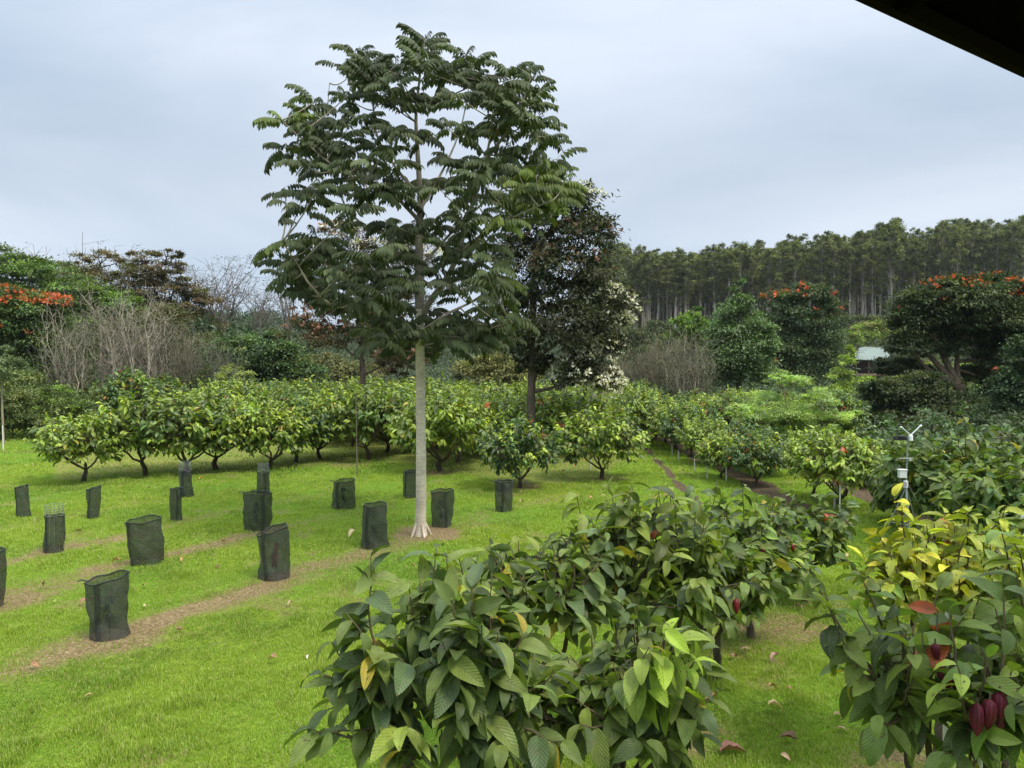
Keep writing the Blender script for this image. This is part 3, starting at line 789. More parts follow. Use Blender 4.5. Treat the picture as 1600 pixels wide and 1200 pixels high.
nodes.append(sk([(655, 400, 0), (610, 370, .8), (560, 345, 1.2), (530, 300, 1.5), (512, 200, 1.6), (515, 130, 1.6)], .045, .008, BC2, 7, 16))
nodes.append(sk([(657, 450, 0), (620, 430, .9), (570, 420, 1.5), (520, 410, 1.8), (470, 440, 2.0)], .04, .01, BC2, 7, 12))
nodes.append(sk([(658, 540, 0), (690, 520, -.5), (730, 527, -1.0), (775, 510, -1.5), (800, 505, -1.8)], .04, .01, BC2, 7, 12))
nodes.append(sk([(656, 520, 0), (700, 490, .8), (740, 470, 1.4), (780, 440, 1.9), (830, 400, 2.1)], .045, .01, BC2, 7, 12))
nodes.append(sk([(655, 420, 0), (690, 380, 1.0), (740, 330, 1.5), (800, 280, 1.7), (845, 200, 1.7)], .045, .01, BC2, 7, 14))
nodes.append(sk([(655, 330, 0), (690, 270, .6), (720, 200, .9), (735, 120, .9)], .04, .008, BC2, 7, 12))
nd = np.concatenate(nodes)
tips = """665,48 642,72 690,78 655,105 700,115 622,108 728,92 738,138 680,148 660,70 712,150 600,118 562,66 553,108 522,110 582,128 540,150 508,162 602,160 560,190 592,84
430,185 455,192 482,205 448,238 480,262 503,232 452,292 480,300 520,210 542,240 530,272 505,290 562,232 592,222 466,172 572,262 625,200 652,205 692,195 622,250 662,245 700,240 602,292 642,292 690,290 572,300 560,322
778,128 802,114 838,120 846,150 832,165 790,152 752,155 852,190 820,192 780,192 742,205 862,215 838,232 802,232 868,252 884,262 852,282 812,272 770,255 742,262 842,312 802,312 866,318 822,352 782,342 742,312 722,342 852,372 802,392 880,290 800,170 720,290 835,265
428,378 455,368 442,402 472,402 440,432 472,442 452,462 502,402 512,432 522,472 546,442 490,372 562,402 592,382 602,432 622,402 642,362 582,462 622,472 602,342 642,432 560,470 500,455
692,382 722,402 702,442 752,422 782,442 742,472 702,492 772,482 802,502 822,472 762,522 722,532 692,545 642,522 612,542 582,530 762,560 792,545 560,502 640,560 600,560 690,340 760,380 800,430 830,430 700,560 735,565 810,540 770,400 680,430 610,500 650,495""".split()
def depth_at(px, py):
    e = 1 - ((px - 660) / 250) ** 2 - ((py - 320) / 300) ** 2
    return 3.2 * math.sqrt(max(e, .03))
lf = MB()
for s_ in tips:
    px, py = map(float, s_.split(','))
    if px > 780 and py > 330 and r.random() < .6: continue
    if py < 90: py += 16
    if py > 500: py = 500 + (py - 500) * .55
    if r.random() < .04 and 500 < px < 800: continue
    dm = depth_at(px, py)
    nrep = 1 if dm < 1.4 else 2
    for q in range(nrep):
        if q == 1 and r.random() < .18: continue
        dd = r.uniform(-dm, dm) if nrep == 1 else (r.uniform(-dm, 0) if q == 0 else r.uniform(0, dm))
        tip = W(px + r.normal(0, 5), py + r.normal(0, 5), TD + dd)
        # branchlet from the nearest skeleton node below
        dist = np.linalg.norm(nd - tip, axis=1) + 1.5 * np.maximum(0, nd[:, 2] - tip[2] + .1)
        a = nd[np.argmin(dist)]
        midp = (a + tip) / 2 - np.array((0, 0, .12)) + r.normal(0, .08, 3)
        bp_ = bez(a, midp, tip, 7)
        tube(tr, bp_, np.linspace(.020, .008, 7), 5, BC2, cap=False)
        n = int(r.integers(6, 10))
        az = r.random() * 6.28 + np.arange(n) * 2.4
        up = .35 if py < 200 else .05
        Y = np.stack((np.cos(az), np.sin(az) * .9, up + r.normal(0, .25, n)), 1)
        back = r.random(n) ** 1.5
        back[:n // 2] *= .3
        tt = (1 - back * .75) * 6; i0 = np.minimum(tt.astype(int), 5); ff = (tt - i0)[:, None]
        P = bp_[i0] * (1 - ff) + bp_[i0 + 1] * ff
        L = r.uniform(.46, .78, n)
        Z = np.array((0, 0, 1.)) + r.normal(0, .15, (n, 3))
        ylw = (px > 770 and 240 < py < 460) or (px < 475 and (py < 200 or 360 < py < 385))
        base = pal(r, n, ((.055, .072, .032), (.066, .086, .038), (.042, .055, .026), (.078, .096, .045)), .18)
        if ylw:
            m_ = r.random((n, 1)) * .8; base = base * (1 - m_) + np.array((.15, .20, .04)) * m_
        elif px > 740:
            m_ = r.random((n, 1)) * .5; base = base * (1 - m_) + np.array((.10, .13, .05)) * m_
        add_fronds(lf, r, P, Y, Z, L, base)
P = np.array([W(771, 198, TD - 1.2), W(768, 200, TD - 1.2)]); inst(lf, LEAF_MID, P, np.array(((.3, 0, -1), (-.3, 0, -1.))), np.array(((0, -1, .2),) * 2), .22, .1, np.array(((.45, .28, .03),) * 2))
tr.build("trunk", M_PALE, big, loc=tb)
lf.build("crown", M_DARK, big, loc=tb)

# ------------------------------------------------------------------ generic blob-crowned trees
def blobs_crown(lf, r, blobs, n, L, cols, T0=LEAF_LO, wr=.5, clump=.33, cn=40, droop=.3, flat=0.0, shell=.5, zs=.48):
    vol = np.array([b[3] * b[4] * b[5] for b in blobs]) ** .7; vol = vol / vol.sum()
    for b, v in zip(blobs, vol):
        c, rad = np.array(b[:3]), np.array(b[3:6]); m = max(int(n * v), 10)
        ncl = max(int(m / cn), 3)
        d = nrm(r.normal(0, 1, (ncl, 3))); d[:, 2] = np.where(d[:, 2] < -.5, -d[:, 2], d[:, 2])
        cc = c + d * rad * (shell + (1.22 - shell) * r.random((ncl, 1)) ** .9)
        cs = r.uniform(.4, 1.7, (ncl, 1))
        cl = r.integers(0, ncl, m)
        off = r.normal(0, 1, (m, 3)) * cs[cl] * rad.mean() * clump * .62 * np.array((1, 1, zs - .25 * flat))
        P = cc[cl] + off
        outw = nrm(P - c)
        Y = outw + r.normal(0, .7, (m, 3)); Y[:, 2] -= droop
        Z = outw * .35 + np.array((0, 0, 1.1 + flat)) + r.normal(0, .4, (m, 3))
        ct = pal(r, ncl, cols, .26)[cl] * (1 + r.normal(0, .15, (m, 1))).clip(.5, 1.6)
        ll = L * (.6 + .8 * r.random(m))
        inst(lf, T0, P, Y, Z, ll, ll * wr, ct)
def branches(tb_, r, base, fork, blobs, r0, col, r1=.4, n=7, sub=0):
    base, fork = np.asarray(base, float), np.asarray(fork, float)
    tube(tb_, wob(bez(base, (base + fork) / 2 + r.normal(0, r0 * .8, 3), fork, 8), r0 * .12, r), np.linspace(r0 * 1.15, r0 * .8, 8), n + 2, col)
    lim = []
    order = list(range(len(blobs))); order.sort(key=lambda i_: (i_ * 5) % max(len(blobs), 1))
    for bi_, b in enumerate([blobs[i_] for i_ in order]):
        c = np.array(b[:3]); rad = np.array(b[3:6])
        if bi_ > 3:
            L_ = np.concatenate(lim); t0 = L_[np.argmin(np.linalg.norm(L_ - c, axis=1) + np.maximum(0, L_[:, 2] - c[2]))]
        elif c[2] < fork[2] + .2:
            t0 = base + (fork - base) * np.clip((c[2] - base[2]) / max(fork[2] - base[2], .1) * .8, .3, 1)
        else: t0 = fork
        mid = (t0 + c) / 2 + r.normal(0, .08, 3) * np.linalg.norm(c - t0) + np.array((0, 0, -.08 * np.linalg.norm((c - t0)[:2])))
        pts = bez(t0, mid, c, 7)
        if bi_ <= 3: lim.append(pts[2:])
        tube(tb_, pts, np.linspace(r0 * (.55 if bi_ <= 3 else .25), r0 * .12, 7), n, col, cap=False)
        for q in range(sub):
            d = nrm(r.normal(0, 1, 3) + (0, 0, .5)); e = c + d * rad * .85
            s0 = pts[r.integers(3, 7)]
            tube(tb_, bez(s0, (s0 + e) / 2 + r.normal(0, .1, 3) * rad.mean(), e, 5), np.linspace(r0 * .2, r0 * .05, 5), 4, col, cap=False)
def flowers(fl, r, blobs, n, L, cols, up=True, per=7, T0=LEAF_LO, sp=.25):
    bl = [blobs[i] for i in r.integers(0, len(blobs), n)]
    P = []
    for b in bl:
        d = nrm(r.normal(0, 1, 3)); d[2] = abs(d[2]) if up else d[2]
        P.append(np.array(b[:3]) + d * np.array(b[3:6]) * 1.22)
    P = np.repeat(np.array(P), per, 0); m = len(P)
    P = P + r.normal(0, 1, (m, 3)) * L * sp * np.array((1.5, 1.5, .5))
    Y = r.normal(0, .8, (m, 3)) + np.array((0, 0, .6)); Z = r.normal(0, 1, (m, 3))
    ll = L * (.5 + .7 * r.random(m))
    inst(fl, T0, P, Y, Z, ll, ll * .6, pal(r, m, cols, .15))

BOOST = 1.3
def px_tree(name, px, D, blobpx, n, L, cols, label, cat="tree", fork=None, trunk_r=.2, tcol=(.10, .085, .065), fl=None, T0=LEAF_LO, group=None, seed=1, mat=None, sub=3, wr=.5, flat=0., clump=.33, droop=.3,
            shell=.5, base_z=None, cn=40):
    """blobpx: (px, py, half width px, half height px, depth offset m)"""
    r = np.random.default_rng(seed)
    cols = np.asarray(cols) * np.array((2.1, 1.62, 1.35)); n = int(n * .85)
    if T0 is LEAF_LO and D > 33: T0 = DIAM; L = L * .60; n = int(n * 2.4); cn = cn * 2.6
    s = D / F
    x = (px - 800) * s; bz = tz(x, D) if base_z is None else base_z
    b = np.array((x, D, bz - .1))
    bl = []
    for q in blobpx:
        c = W(q[0], q[1], D + (q[4] if len(q) > 4 else 0))
        rd = q[5] if len(q) > 5 else (q[2] + q[3]) / 2 * s * 1.1
        bl.append((*c, q[2] * s * .86, rd * .86, q[3] * s * .86))
    fk = W(fork[0], fork[1], D) if fork else np.array((x, D, bz + .45 * (max(q[2] for q in bl) - bz)))
    t = thing(name, b, label, cat, group)
    tb_, lf = MB(), MB()
    branches(tb_, r, b, fk, bl, trunk_r, tcol, sub=sub)
    blobs_crown(lf, r, bl, n, L, cols, T0, wr, clump, cn, droop, flat, shell)
    tb_.build("trunk", M_BARK, t, loc=b); lf.build("crown", mat or M_FAR, t, loc=b)
    if fl:
        for (bi, nf, Lf, fc, up, per) in fl:
            fm = MB(); flowers(fm, r, [bl[i] for i in bi] if bi else bl, int(nf * .7), Lf, fc, up, per)
            fm.build("blossom", M_FLOWER, t, loc=b)
    return t

WHT = ((.70, .66, .52), (.60, .55, .42), (.75, .72, .62)); RUST = ((.17, .085, .055), (.13, .07, .045), (.22, .12, .08)); FIRE = ((.52, .11, .04), (.58, .17, .05), (.42, .08, .035))
DK = ((.028, .045, .024), (.038, .06, .03), (.05, .075, .035))
# white-blossomed tree behind the pale trunk
px_tree("blossom_tree", 832, 31, [(885, 310, 56, 24, 0), (860, 345, 76, 38, .5), (915, 372, 54, 34, -.3), (820, 400, 55, 40, .6), (890, 425, 75, 40, -.4), (840, 470, 60, 40, .4), (940, 480, 56, 36, 0), (885, 520, 80, 42, -.6),
        (930, 540, 45, 35, .3), (820, 540, 45, 36, .5), (915, 585, 50, 36, -.4), (950, 600, 25, 22, -.6), (965, 500, 25, 14, 0), (830, 575, 40, 22, .3), (850, 300, 50, 20, .4), (790, 470, 35, 35, .8)],
        46000, .20, ((.017, .03, .018), (.024, .038, .022), (.034, .048, .028), (.028, .036, .026)), "dark tree frothed with cream blossom and rust-red seed clusters behind the pale-trunked tree", fork=(836, 400), trunk_r=.17, tcol=(.11, .085, .065),
        fl=[((0, 6, 11, 12, 11, 10, 8, 14), 620, .15, WHT, True, 6), ((6, 8, 10, 11, 12), 560, .15, WHT, False, 6), ((2, 3, 4, 5, 8, 9), 240, .15, RUST, True, 9)], seed=41, wr=.4, mat=M_DARK, sub=4, clump=.28)
px_tree("blossom_tree", 566, 38, [(540, 362, 40, 14, 0), (560, 395, 50, 24, .5), (520, 430, 40, 26, 0), (590, 440, 60, 30, .4), (480, 520, 38, 26, -.4), (530, 530, 45, 26, 0), (590, 510, 50, 30, .5), (620, 560, 35, 26, 0), (500, 490, 40, 22, .3), (640, 400, 50, 35, .8), (640, 480, 45, 35, .3)],
        16000, .24, ((.032, .040, .024), (.042, .05, .03), (.05, .045, .03)), "rust-flushed blossom tree with a thin dark trunk, showing through the pale-trunked tree", fork=(566, 470), trunk_r=.14, tcol=(.10, .075, .06),
        fl=[((0, 1, 9), 90, .2, WHT, True, 8), ((4, 5, 8, 6, 7), 170, .22, RUST, True, 9), ((0, 7), 60, .2, ((.35, .16, .10), (.5, .35, .28)), True, 8)], seed=42, wr=.4, mat=M_DARK)
px_tree("blossom_tree", 640, 46, [(615, 575, 28, 26, 0), (640, 560, 26, 24, 0), (600, 550, 22, 18, 0)], 3500, .25, ((.035, .035, .024), (.045, .04, .03)), "small brownish tree just before the pale tree trunk, above the orchard", fork=(630, 600), trunk_r=.1,
        fl=[((), 60, .2, RUST, True, 8)], seed=43, wr=.4)

# ------------------------------------------------------------------ left woodland
UMB = ((.035, .075, .028), (.05, .10, .032), (.065, .115, .035)); OLB = ((.05, .065, .03), (.06, .07, .035), (.075, .075, .04)); BRN = ((.052, .055, .036), (.06, .052, .036), (.045, .055, .033))
px_tree("umbrella_tree", 25, 78, [(-30, 430, 70, 28), (15, 415, 60, 20), (55, 425, 55, 22), (-10, 460, 80, 25), (90, 440, 45, 20), (20, 490, 80, 40), (-40, 390, 50, 18), (70, 500, 80, 50), (30, 550, 90, 60, 2)], 26000, .50, UMB, "tall layered dark green tree rising above the orange-flowered one", fork=(20, 520), trunk_r=.4, flat=.8, seed=51, clump=.3)
px_tree("umbrella_tree", 150, 84, [(110, 420, 40, 12), (160, 405, 45, 14), (140, 440, 70, 20), (205, 440, 50, 18), (150, 480, 90, 38), (110, 520, 80, 50, 2), (200, 520, 80, 50, 2)], 20000, .48, OLB, "olive umbrella-crowned tree with a thin leading shoot against the sky", fork=(150, 500), trunk_r=.4, flat=.7, seed=52, clump=.3, shell=.6)
px_tree("umbrella_tree", 240, 80, [(225, 402, 38, 10), (262, 396, 32, 7), (250, 420, 55, 14), (215, 430, 45, 16), (280, 432, 30, 9), (250, 455, 60, 22), (300, 470, 45, 22), (230, 495, 70, 35), (290, 520, 60, 36), (250, 560, 70, 40, 1)], 17000, .46, BRN + OLB, "brown-tinged umbrella tree whose feathery top breaks the skyline", fork=(250, 520), trunk_r=.35, flat=.8, seed=53, clump=.26, shell=.6)
px_tree("umbrella_tree", 130, 66, [(60, 425, 55, 14), (100, 450, 60, 14), (150, 465, 60, 16), (185, 480, 50, 20), (110, 490, 70, 30), (160, 530, 80, 45, 1)], 17000, .42, ((.045, .10, .03), (.06, .125, .035), (.075, .14, .04)), "fresh green flat-layered tree between the orange-flowered tree and the bare stems", fork=(120, 540), trunk_r=.3, flat=.9, seed=54, clump=.3)
px_tree("tulip_tree", 30, 50, [(0, 470, 50, 22), (50, 480, 48, 22), (85, 478, 30, 16), (-40, 500, 60, 40), (20, 520, 60, 35), (70, 540, 55, 45, .5), (10, 585, 70, 45, .5), (95, 580, 50, 45, 1)], 20000, .36, ((.03, .065, .026), (.04, .085, .03), (.06, .10, .035)), "tulip tree splashed with bands of orange flowers at the edge of the wood", fork=(30, 560), trunk_r=.28,
        fl=[((0, 1, 2), 230, .26, FIRE, True, 7), ((4,), 25, .24, FIRE, True, 7)], seed=55, flat=.3)
px_tree("broadleaf_tree", 400, 60, [(400, 545, 60, 24), (350, 565, 50, 30), (440, 565, 45, 28), (395, 590, 80, 36), (470, 590, 40, 24), (330, 600, 55, 26), (430, 530, 30, 14)], 17000, .40, ((.03, .065, .03), (.04, .085, .032), (.055, .105, .04)), "dense rounded green tree below the thin bare trees on the skyline", fork=(400, 600), trunk_r=.3, seed=56, flat=.5)
px_tree("broadleaf_tree", 220, 64, [(200, 560, 70, 50), (280, 570, 70, 45), (250, 510, 50, 35), (310, 560, 40, 40)], 15000, .42, ((.045, .06, .03), (.055, .075, .033), (.06, .07, .035)), "dull green tree filling the wood behind the pale bare stems", fork=(240, 590), trunk_r=.3, seed=57, flat=.3)
px_tree("broadleaf_tree", 500, 72, [(500, 580, 50, 26), (560, 590, 45, 22), (460, 600, 40, 22)], 7000, .40, ((.055, .075, .035), (.07, .09, .04)), "pale olive tree low in the valley gap", fork=(510, 600), trunk_r=.2, seed=58)
px_tree("broadleaf_tree", 762, 60, [(740, 590, 36, 26), (780, 585, 38, 30), (760, 570, 28, 16), (810, 595, 34, 22)], 8000, .34, ((.08, .105, .04), (.095, .12, .045), (.07, .09, .04)), "light olive bushy tree in the valley gap beside the pale trunk", fork=(765, 605), trunk_r=.15, seed=59)
# thin trees against the sky
def wispy(px, D, toppy, wpx, label, seed, leafn=700, cols=BRN + ((.05, .08, .035),), stems=3, botpy=560):
    r = np.random.default_rng(seed); s = D / F
    x = (px - 800) * s; b = np.array((x, D, tz(x, D) - .1))
    t = thing("thin_tree", b, label, "tree", "thin sparse trees on the skyline")
    tb_, lf = MB(), MB(); E_ = []
    top = W(px, toppy, D)[2]
    for k_ in range(stems):
        e0 = np.array((x + r.uniform(-.3, .3) * wpx * s, D + r.normal(0, .8), b[2] + (top - b[2]) * r.uniform(.55, .7)))
        st_ = bez(b, (b + e0) / 2 + r.normal(0, .3, 3), e0, 10); tube(tb_, st_, np.linspace(.13, .07, 10), 5, (.17, .15, .13), cap=False)
        for q in range(9):
            s0 = st_[r.integers(5, 10)]
            e1 = np.array((x + r.uniform(-.5, .5) * wpx * s, D + r.normal(0, 1.5), s0[2] + (top - s0[2]) * r.uniform(.3, 1.0)))
            br = bez(s0, (s0 + e1) / 2 + np.array((0, 0, -.25)), e1, 8); tube(tb_, wob(br, .05, r), np.linspace(.05, .02, 8), 4, (.18, .155, .13), cap=False)
            for w_ in range(6):
                s1 = br[r.integers(2, 8)]; e2 = s1 + np.array((r.normal(0, 1.0), r.normal(0, .8), r.uniform(-.1, 1.2)))
                tube(tb_, bez(s1, (s1 + e2) / 2 + r.normal(0, .1, 3), e2, 4), (.02, .016, .013, .010), 3, (.19, .165, .14), cap=False); E_.append(e2)
    E_ = np.array(E_); cl = r.integers(0, len(E_), leafn); keep = (cl * 7919 % 10) < 5
    P = (E_[cl] + r.normal(0, .28, (leafn, 3)) * (1, 1, .35))[keep]
    m = len(P); inst(lf, LEAF_LO, P, r.normal(0, 1, (m, 3)) + (0, 0, .1), r.normal(0, .5, (m, 3)) + (0, 0, 1), .20 * (.6 + .8 * r.random(m)), .10, pal(r, m, cols, .2))
    tb_.build("trunk", M_TWIG, t, loc=b); lf.build("crown", M_FAR, t, loc=b)
wispy(338, 84, 402, 120, "sparse thin tree with scattered leaf tufts, the fullest of the skyline thin trees", 61, 2600, stems=5)
wispy(408, 88, 432, 80, "thin bare tree topped by a brown leaf tuft, between two others", 62, 900)
wispy(448, 90, 410, 70, "thin bare tree closest to the drooping-leaved tree crown", 63, 700)
wispy(300, 82, 420, 70, "thin tree standing by the brown-tinged umbrella tree", 64, 1600)
wispy(135, 86, 366, 46, "leading shoot tree with few leaves rising highest over the olive crown", 65, 300, stems=1)
wispy(60, 80, 382, 90, "twiggy leafless tree poking over the layered dark crown", 66, 300, stems=2)
wispy(205, 84, 384, 70, "twiggy brown tree poking up beside the umbrella crown", 67, 900, stems=2)
# pale bare stems
def bare(px, D, botpy, toppy, wpx, label, seed, n=26, col=(.46, .40, .32), group="clumps of pale bare stems", haze_leaf=500):
    r = np.random.default_rng(seed); s = D / F; x = (px - 800) * s
    b = np.array((x, D, tz(x, D) - .1)); t = thing("bare_shrub", b, label, "bare shrub", group)
    tb_, lf = MB(), MB(); top = W(px, toppy, D)[2]; E_ = []
    for k_ in range(n):
        p0 = b + np.array((r.uniform(-.4, .4) * wpx * s, r.normal(0, .9), 0)); p0[2] = tz(p0[0], p0[1])
        e = np.array((p0[0] + r.normal(-.08, .09) * (top - b[2]), p0[1] + r.normal(0, .6), b[2] + (top - b[2]) * r.uniform(.55, 1)))
        st_ = wob(bez(p0, (p0 + e) / 2 + r.normal(0, .35, 3), e, 9), .06, r)
        tube(tb_, st_, np.linspace(.040, .013, 9), 5, np.array(col) * r.uniform(.75, 1.15), cap=False)
        for q in range(9):
            s0 = st_[r.integers(2, 9)]; e2 = s0 + np.array((r.normal(0, .6), r.normal(0, .5), r.uniform(.5, 2.0)))
            bq = bez(s0, (s0 + e2) / 2 + r.normal(0, .15, 3), e2, 5); tube(tb_, bq, np.linspace(.017, .007, 5), 3, np.array(col) * r.uniform(.6, 1.05), cap=False); E_.append(e2)
            for w_ in range(3):
                s1 = bq[r.integers(1, 5)]; e3 = s1 + r.normal(0, .35, 3) + (0, 0, .4); tube(tb_, [s1, (s1 + e3) / 2 + r.normal(0, .04, 3), e3], (.012, .010, .008), 3, np.array(col) * .7, cap=False)
    E_ = np.array(E_); haze_leaf *= 7; P = E_[r.integers(0, len(E_), haze_leaf)] + r.normal(0, .45, (haze_leaf, 3)) - (0, 0, .5)
    inst(lf, LEAF_LO, P, r.normal(0, 1, (haze_leaf, 3)), r.normal(0, .5, (haze_leaf, 3)) + (0, 0, 1), .12, .06, pal(r, haze_leaf, OLB, .2))
    tb_.build("stems", M_TWIG, t, loc=b); lf.build("leaves", M_FAR, t, loc=b)
bare(118, 46, 620, 500, 60, "clump of pale leaning bare stems closest to the orange-flowered tree", 71, 18)
bare(185, 47, 620, 478, 90, "tall dense clump of whitish bare stems", 72, 34)
bare(235, 48, 620, 490, 80, "whitish bare stems next to the tallest clump", 73, 30)
bare(290, 50, 620, 530, 80, "grey twiggy bare shrub between the whitish stems and the rounded tree", 74, 26, (.32, .28, .21))
bare(345, 50, 620, 560, 50, "low grey bare shrub in front of the rounded tree", 75, 12, (.26, .25, .20))
GB = "grey bare thickets past the mulched rows"
bare(990, 60, 610, 566, 60, "grey bare thicket nearest the white-blossomed tree", 76, 26, (.27, .23, .16), GB, 300)
bare(1035, 58, 610, 562, 60, "grey-brown bare thicket in the middle of its line", 77, 28, (.29, .25, .17), GB, 500)
bare(1080, 52, 610, 540, 60, "bare thicket with taller pale twigs by the conical tree", 78, 22, (.36, .31, .23), GB, 900)
# scrub at the left lawn edge
def shrub(px, D, py, hw, hh, n, L, cols, label, seed, group="scrub bushes along the lawn edge", T0=LEAF_LO, wr=.5, cat="bush", name="bush", mat=None, sub=3):
    bl = [(px, py, hw * .8, hh * .8), (px - hw * .5, py + hh * .35, hw * .6, hh * .6, .3), (px + hw * .5, py + hh * .3, hw * .6, hh * .65, -.3), (px + hw * .1, py - hh * .35, hw * .5, hh * .5, .2), (px, py + hh * .7, hw * .8, hh * .5, -.4)]
    return px_tree(name, px, D, bl, n, L, cols, label, cat, fork=(px, py + hh * .8), trunk_r=.05, tcol=(.17, .14, .10), seed=seed, group=group, T0=T0, wr=wr, mat=mat, sub=sub)
SG = ((.05, .095, .035), (.065, .115, .04), (.10, .145, .065), (.04, .07, .03))
shrub(20, 39, 645, 50, 42, 7000, .20, SG, "leafy bush behind the twin slender poles at the lawn edge", 81)
shrub(85, 40, 640, 45, 45, 7000, .20, SG + ((.08, .17, .035),), "brightest leafy bush of the lawn edge scrub", 82)
shrub(145, 41, 645, 42, 40, 6000, .20, SG, "leafy bush between the bright bush and the yellow-tipped cacao", 83)
shrub(40, 43, 605, 50, 30, 5000, .22, SG, "taller bush rising behind the two lawn-edge bushes", 84)
shrub(185, 44, 625, 35, 36, 4500, .22, ((.04, .09, .03), (.055, .12, .035)), "dark bush tucked behind the end of the orchard", 85)
shrub(-25, 38, 620, 40, 70, 6000, .22, SG, "tall bush cut by the picture edge near the slender poles", 86)
shrub(240, 52, 610, 40, 22, 3500, .24, SG, "low bush under the whitish stems above the orchard tops", 87)
shrub(310, 54, 605, 50, 22, 3500, .24, ((.045, .06, .03), (.06, .075, .035)), "dull low bush under the grey twiggy shrub", 88)
px_tree("young_tree", 3, 36, [(-5, 560, 28, 20), (18, 575, 22, 14), (5, 590, 24, 12)], 2600, .18, ((.07, .12, .07), (.06, .10, .055)), "young tree with slender pale twin trunk at the lawn edge", fork=(3, 600), trunk_r=.05, tcol=(.30, .25, .19), seed=89)
px_tree("young_tree", 365, 46, [(378, 545, 6, 6), (362, 580, 16, 10), (345, 592, 14, 9), (392, 590, 12, 9), (376, 600, 16, 10)], 1200, .20, ((.10, .15, .06), (.13, .19, .07)), "spindly young tree with a pale arching stem above the orchard tops", fork=(366, 590), trunk_r=.035, tcol=(.36, .33, .26), seed=90)

# ------------------------------------------------------------------ right woodland
CON = ((.04, .085, .035), (.05, .105, .045), (.065, .13, .05))
px_tree("conical_tree", 1155, 56, [(1158, 448, 11, 10), (1157, 470, 20, 12), (1155, 490, 34, 16), (1150, 512, 46, 18), (1160, 535, 52, 22), (1150, 562, 56, 26), (1162, 590, 50, 26), (1120, 560, 22, 28), (1192, 530, 20, 26)], 20000, .32, CON, "conical dark green tree with a lime-green tip", fork=(1155, 500), trunk_r=.2, seed=91, mat=M_LEAF)
r = np.random.default_rng(92)
px_tree("broadleaf_tree", 1083, 64, [(1085, 487, 12, 8), (1075, 505, 24, 13), (1098, 515, 20, 14), (1070, 525, 26, 12), (1100, 540, 22, 14)], 5000, .32, ((.07, .15, .03), (.09, .18, .035), (.05, .11, .035)), "small bright green open-crowned tree beside the conical one", fork=(1084, 540), trunk_r=.12, seed=92)
px_tree("tulip_tree", 1258, 76, [(1225, 470, 34, 16), (1262, 462, 40, 18), (1290, 490, 30, 24), (1240, 500, 44, 24), (1268, 520, 50, 26), (1230, 545, 46, 26), (1285, 555, 40, 28), (1260, 585, 56, 28), (1205, 560, 26, 30)], 26000, .42, ((.026, .055, .03), (.035, .07, .034), (.05, .08, .04)), "dark round tulip tree topped with a few orange-red flowers in front of the tall trunks", fork=(1258, 530), trunk_r=.3,
        fl=[((0, 1, 2), 42, .40, FIRE, True, 7), ((8, 5), 4, .4, FIRE, False, 6)], seed=93, flat=.3)
px_tree("tulip_tree", 1498, 45, [(1440, 475, 46, 24), (1490, 455, 50, 22), (1550, 452, 52, 22), (1600, 470, 50, 26), (1420, 505, 42, 26), (1470, 500, 50, 24), (1530, 490, 55, 28), (1590, 520, 50, 40), (1420, 540, 38, 20, -.4), (1560, 560, 45, 30, .6), (1640, 560, 60, 90), (1465, 545, 40, 24, .8), (1500, 525, 50, 26, 1.0), (1520, 470, 60, 24, -.8), (1450, 480, 50, 24, .9), (1560, 500, 50, 30, -1.0), (1535, 590, 40, 24, 1.2), (1400, 575, 34, 20, 1.5), (1440, 590, 34, 22, 1.8), (1575, 600, 40, 34, 1.5)],
        90000, .30, ((.020, .038, .022), (.028, .05, .026), (.04, .065, .03)), "spreading dark tulip tree with a crest of red flowers and thick forked limbs", fork=(1497, 600), trunk_r=.42, tcol=(.17, .125, .085),
        fl=[((1, 2, 3), 130, .27, FIRE, True, 7), ((0, 4), 20, .26, FIRE, True, 7)], seed=94, flat=.5, sub=5, clump=.3)
px_tree("broadleaf_tree", 1410, 43, [(1400, 620, 46, 26), (1440, 640, 50, 34), (1380, 655, 30, 24), (1470, 670, 50, 34), (1420, 690, 50, 26), (1440, 600, 40, 18), (1500, 650, 50, 34, .8), (1520, 700, 50, 30, .8), (1380, 610, 36, 16)], 34000, .30, ((.022, .042, .024), (.03, .055, .028), (.04, .06, .03)), "low dark spreading tree under the red-crested tulip tree's limb", fork=(1430, 680), trunk_r=.18, seed=95, flat=.5,
        fl=[((0, 1), 5, .3, FIRE, False, 6)])
px_tree("tulip_tree", 1590, 37, [(1585, 600, 36, 26), (1610, 640, 60, 40), (1560, 660, 40, 30), (1590, 700, 55, 36), (1545, 710, 40, 30), (1620, 560, 40, 40)], 22000, .27, ((.022, .048, .028), (.03, .06, .034), (.042, .075, .04)), "dark tulip tree dotted with single red flowers behind the big-leaved cacao", fork=(1590, 690), trunk_r=.18,
        fl=[((0, 1, 2), 9, .26, FIRE, False, 6)], seed=96, flat=.4)
px_tree("feathery_tree", 1238, 34, [(1175, 650, 40, 14), (1200, 625, 34, 14, .6), (1240, 600, 30, 14, .4), (1215, 590, 22, 12, 0), (1275, 625, 34, 18, -.3), (1300, 655, 34, 14, -.6), (1240, 650, 55, 18, .3), (1290, 680, 34, 13), (1330, 650, 16, 10), (1190, 680, 30, 12), (1250, 675, 50, 13, .5), (1165, 640, 24, 10)],
        26000, .13, ((.15, .27, .08), (.20, .33, .09), (.13, .23, .09), (.15, .26, .12)), "light green feathery spreading tree with forked pale limbs", fork=(1236, 698), trunk_r=.09, tcol=(.26, .20, .13), seed=97, flat=.7, sub=6, wr=.4, mat=M_LEAF, clump=.3, shell=.35)
LG2 = ((.09, .16, .04), (.12, .20, .045), (.07, .13, .035))
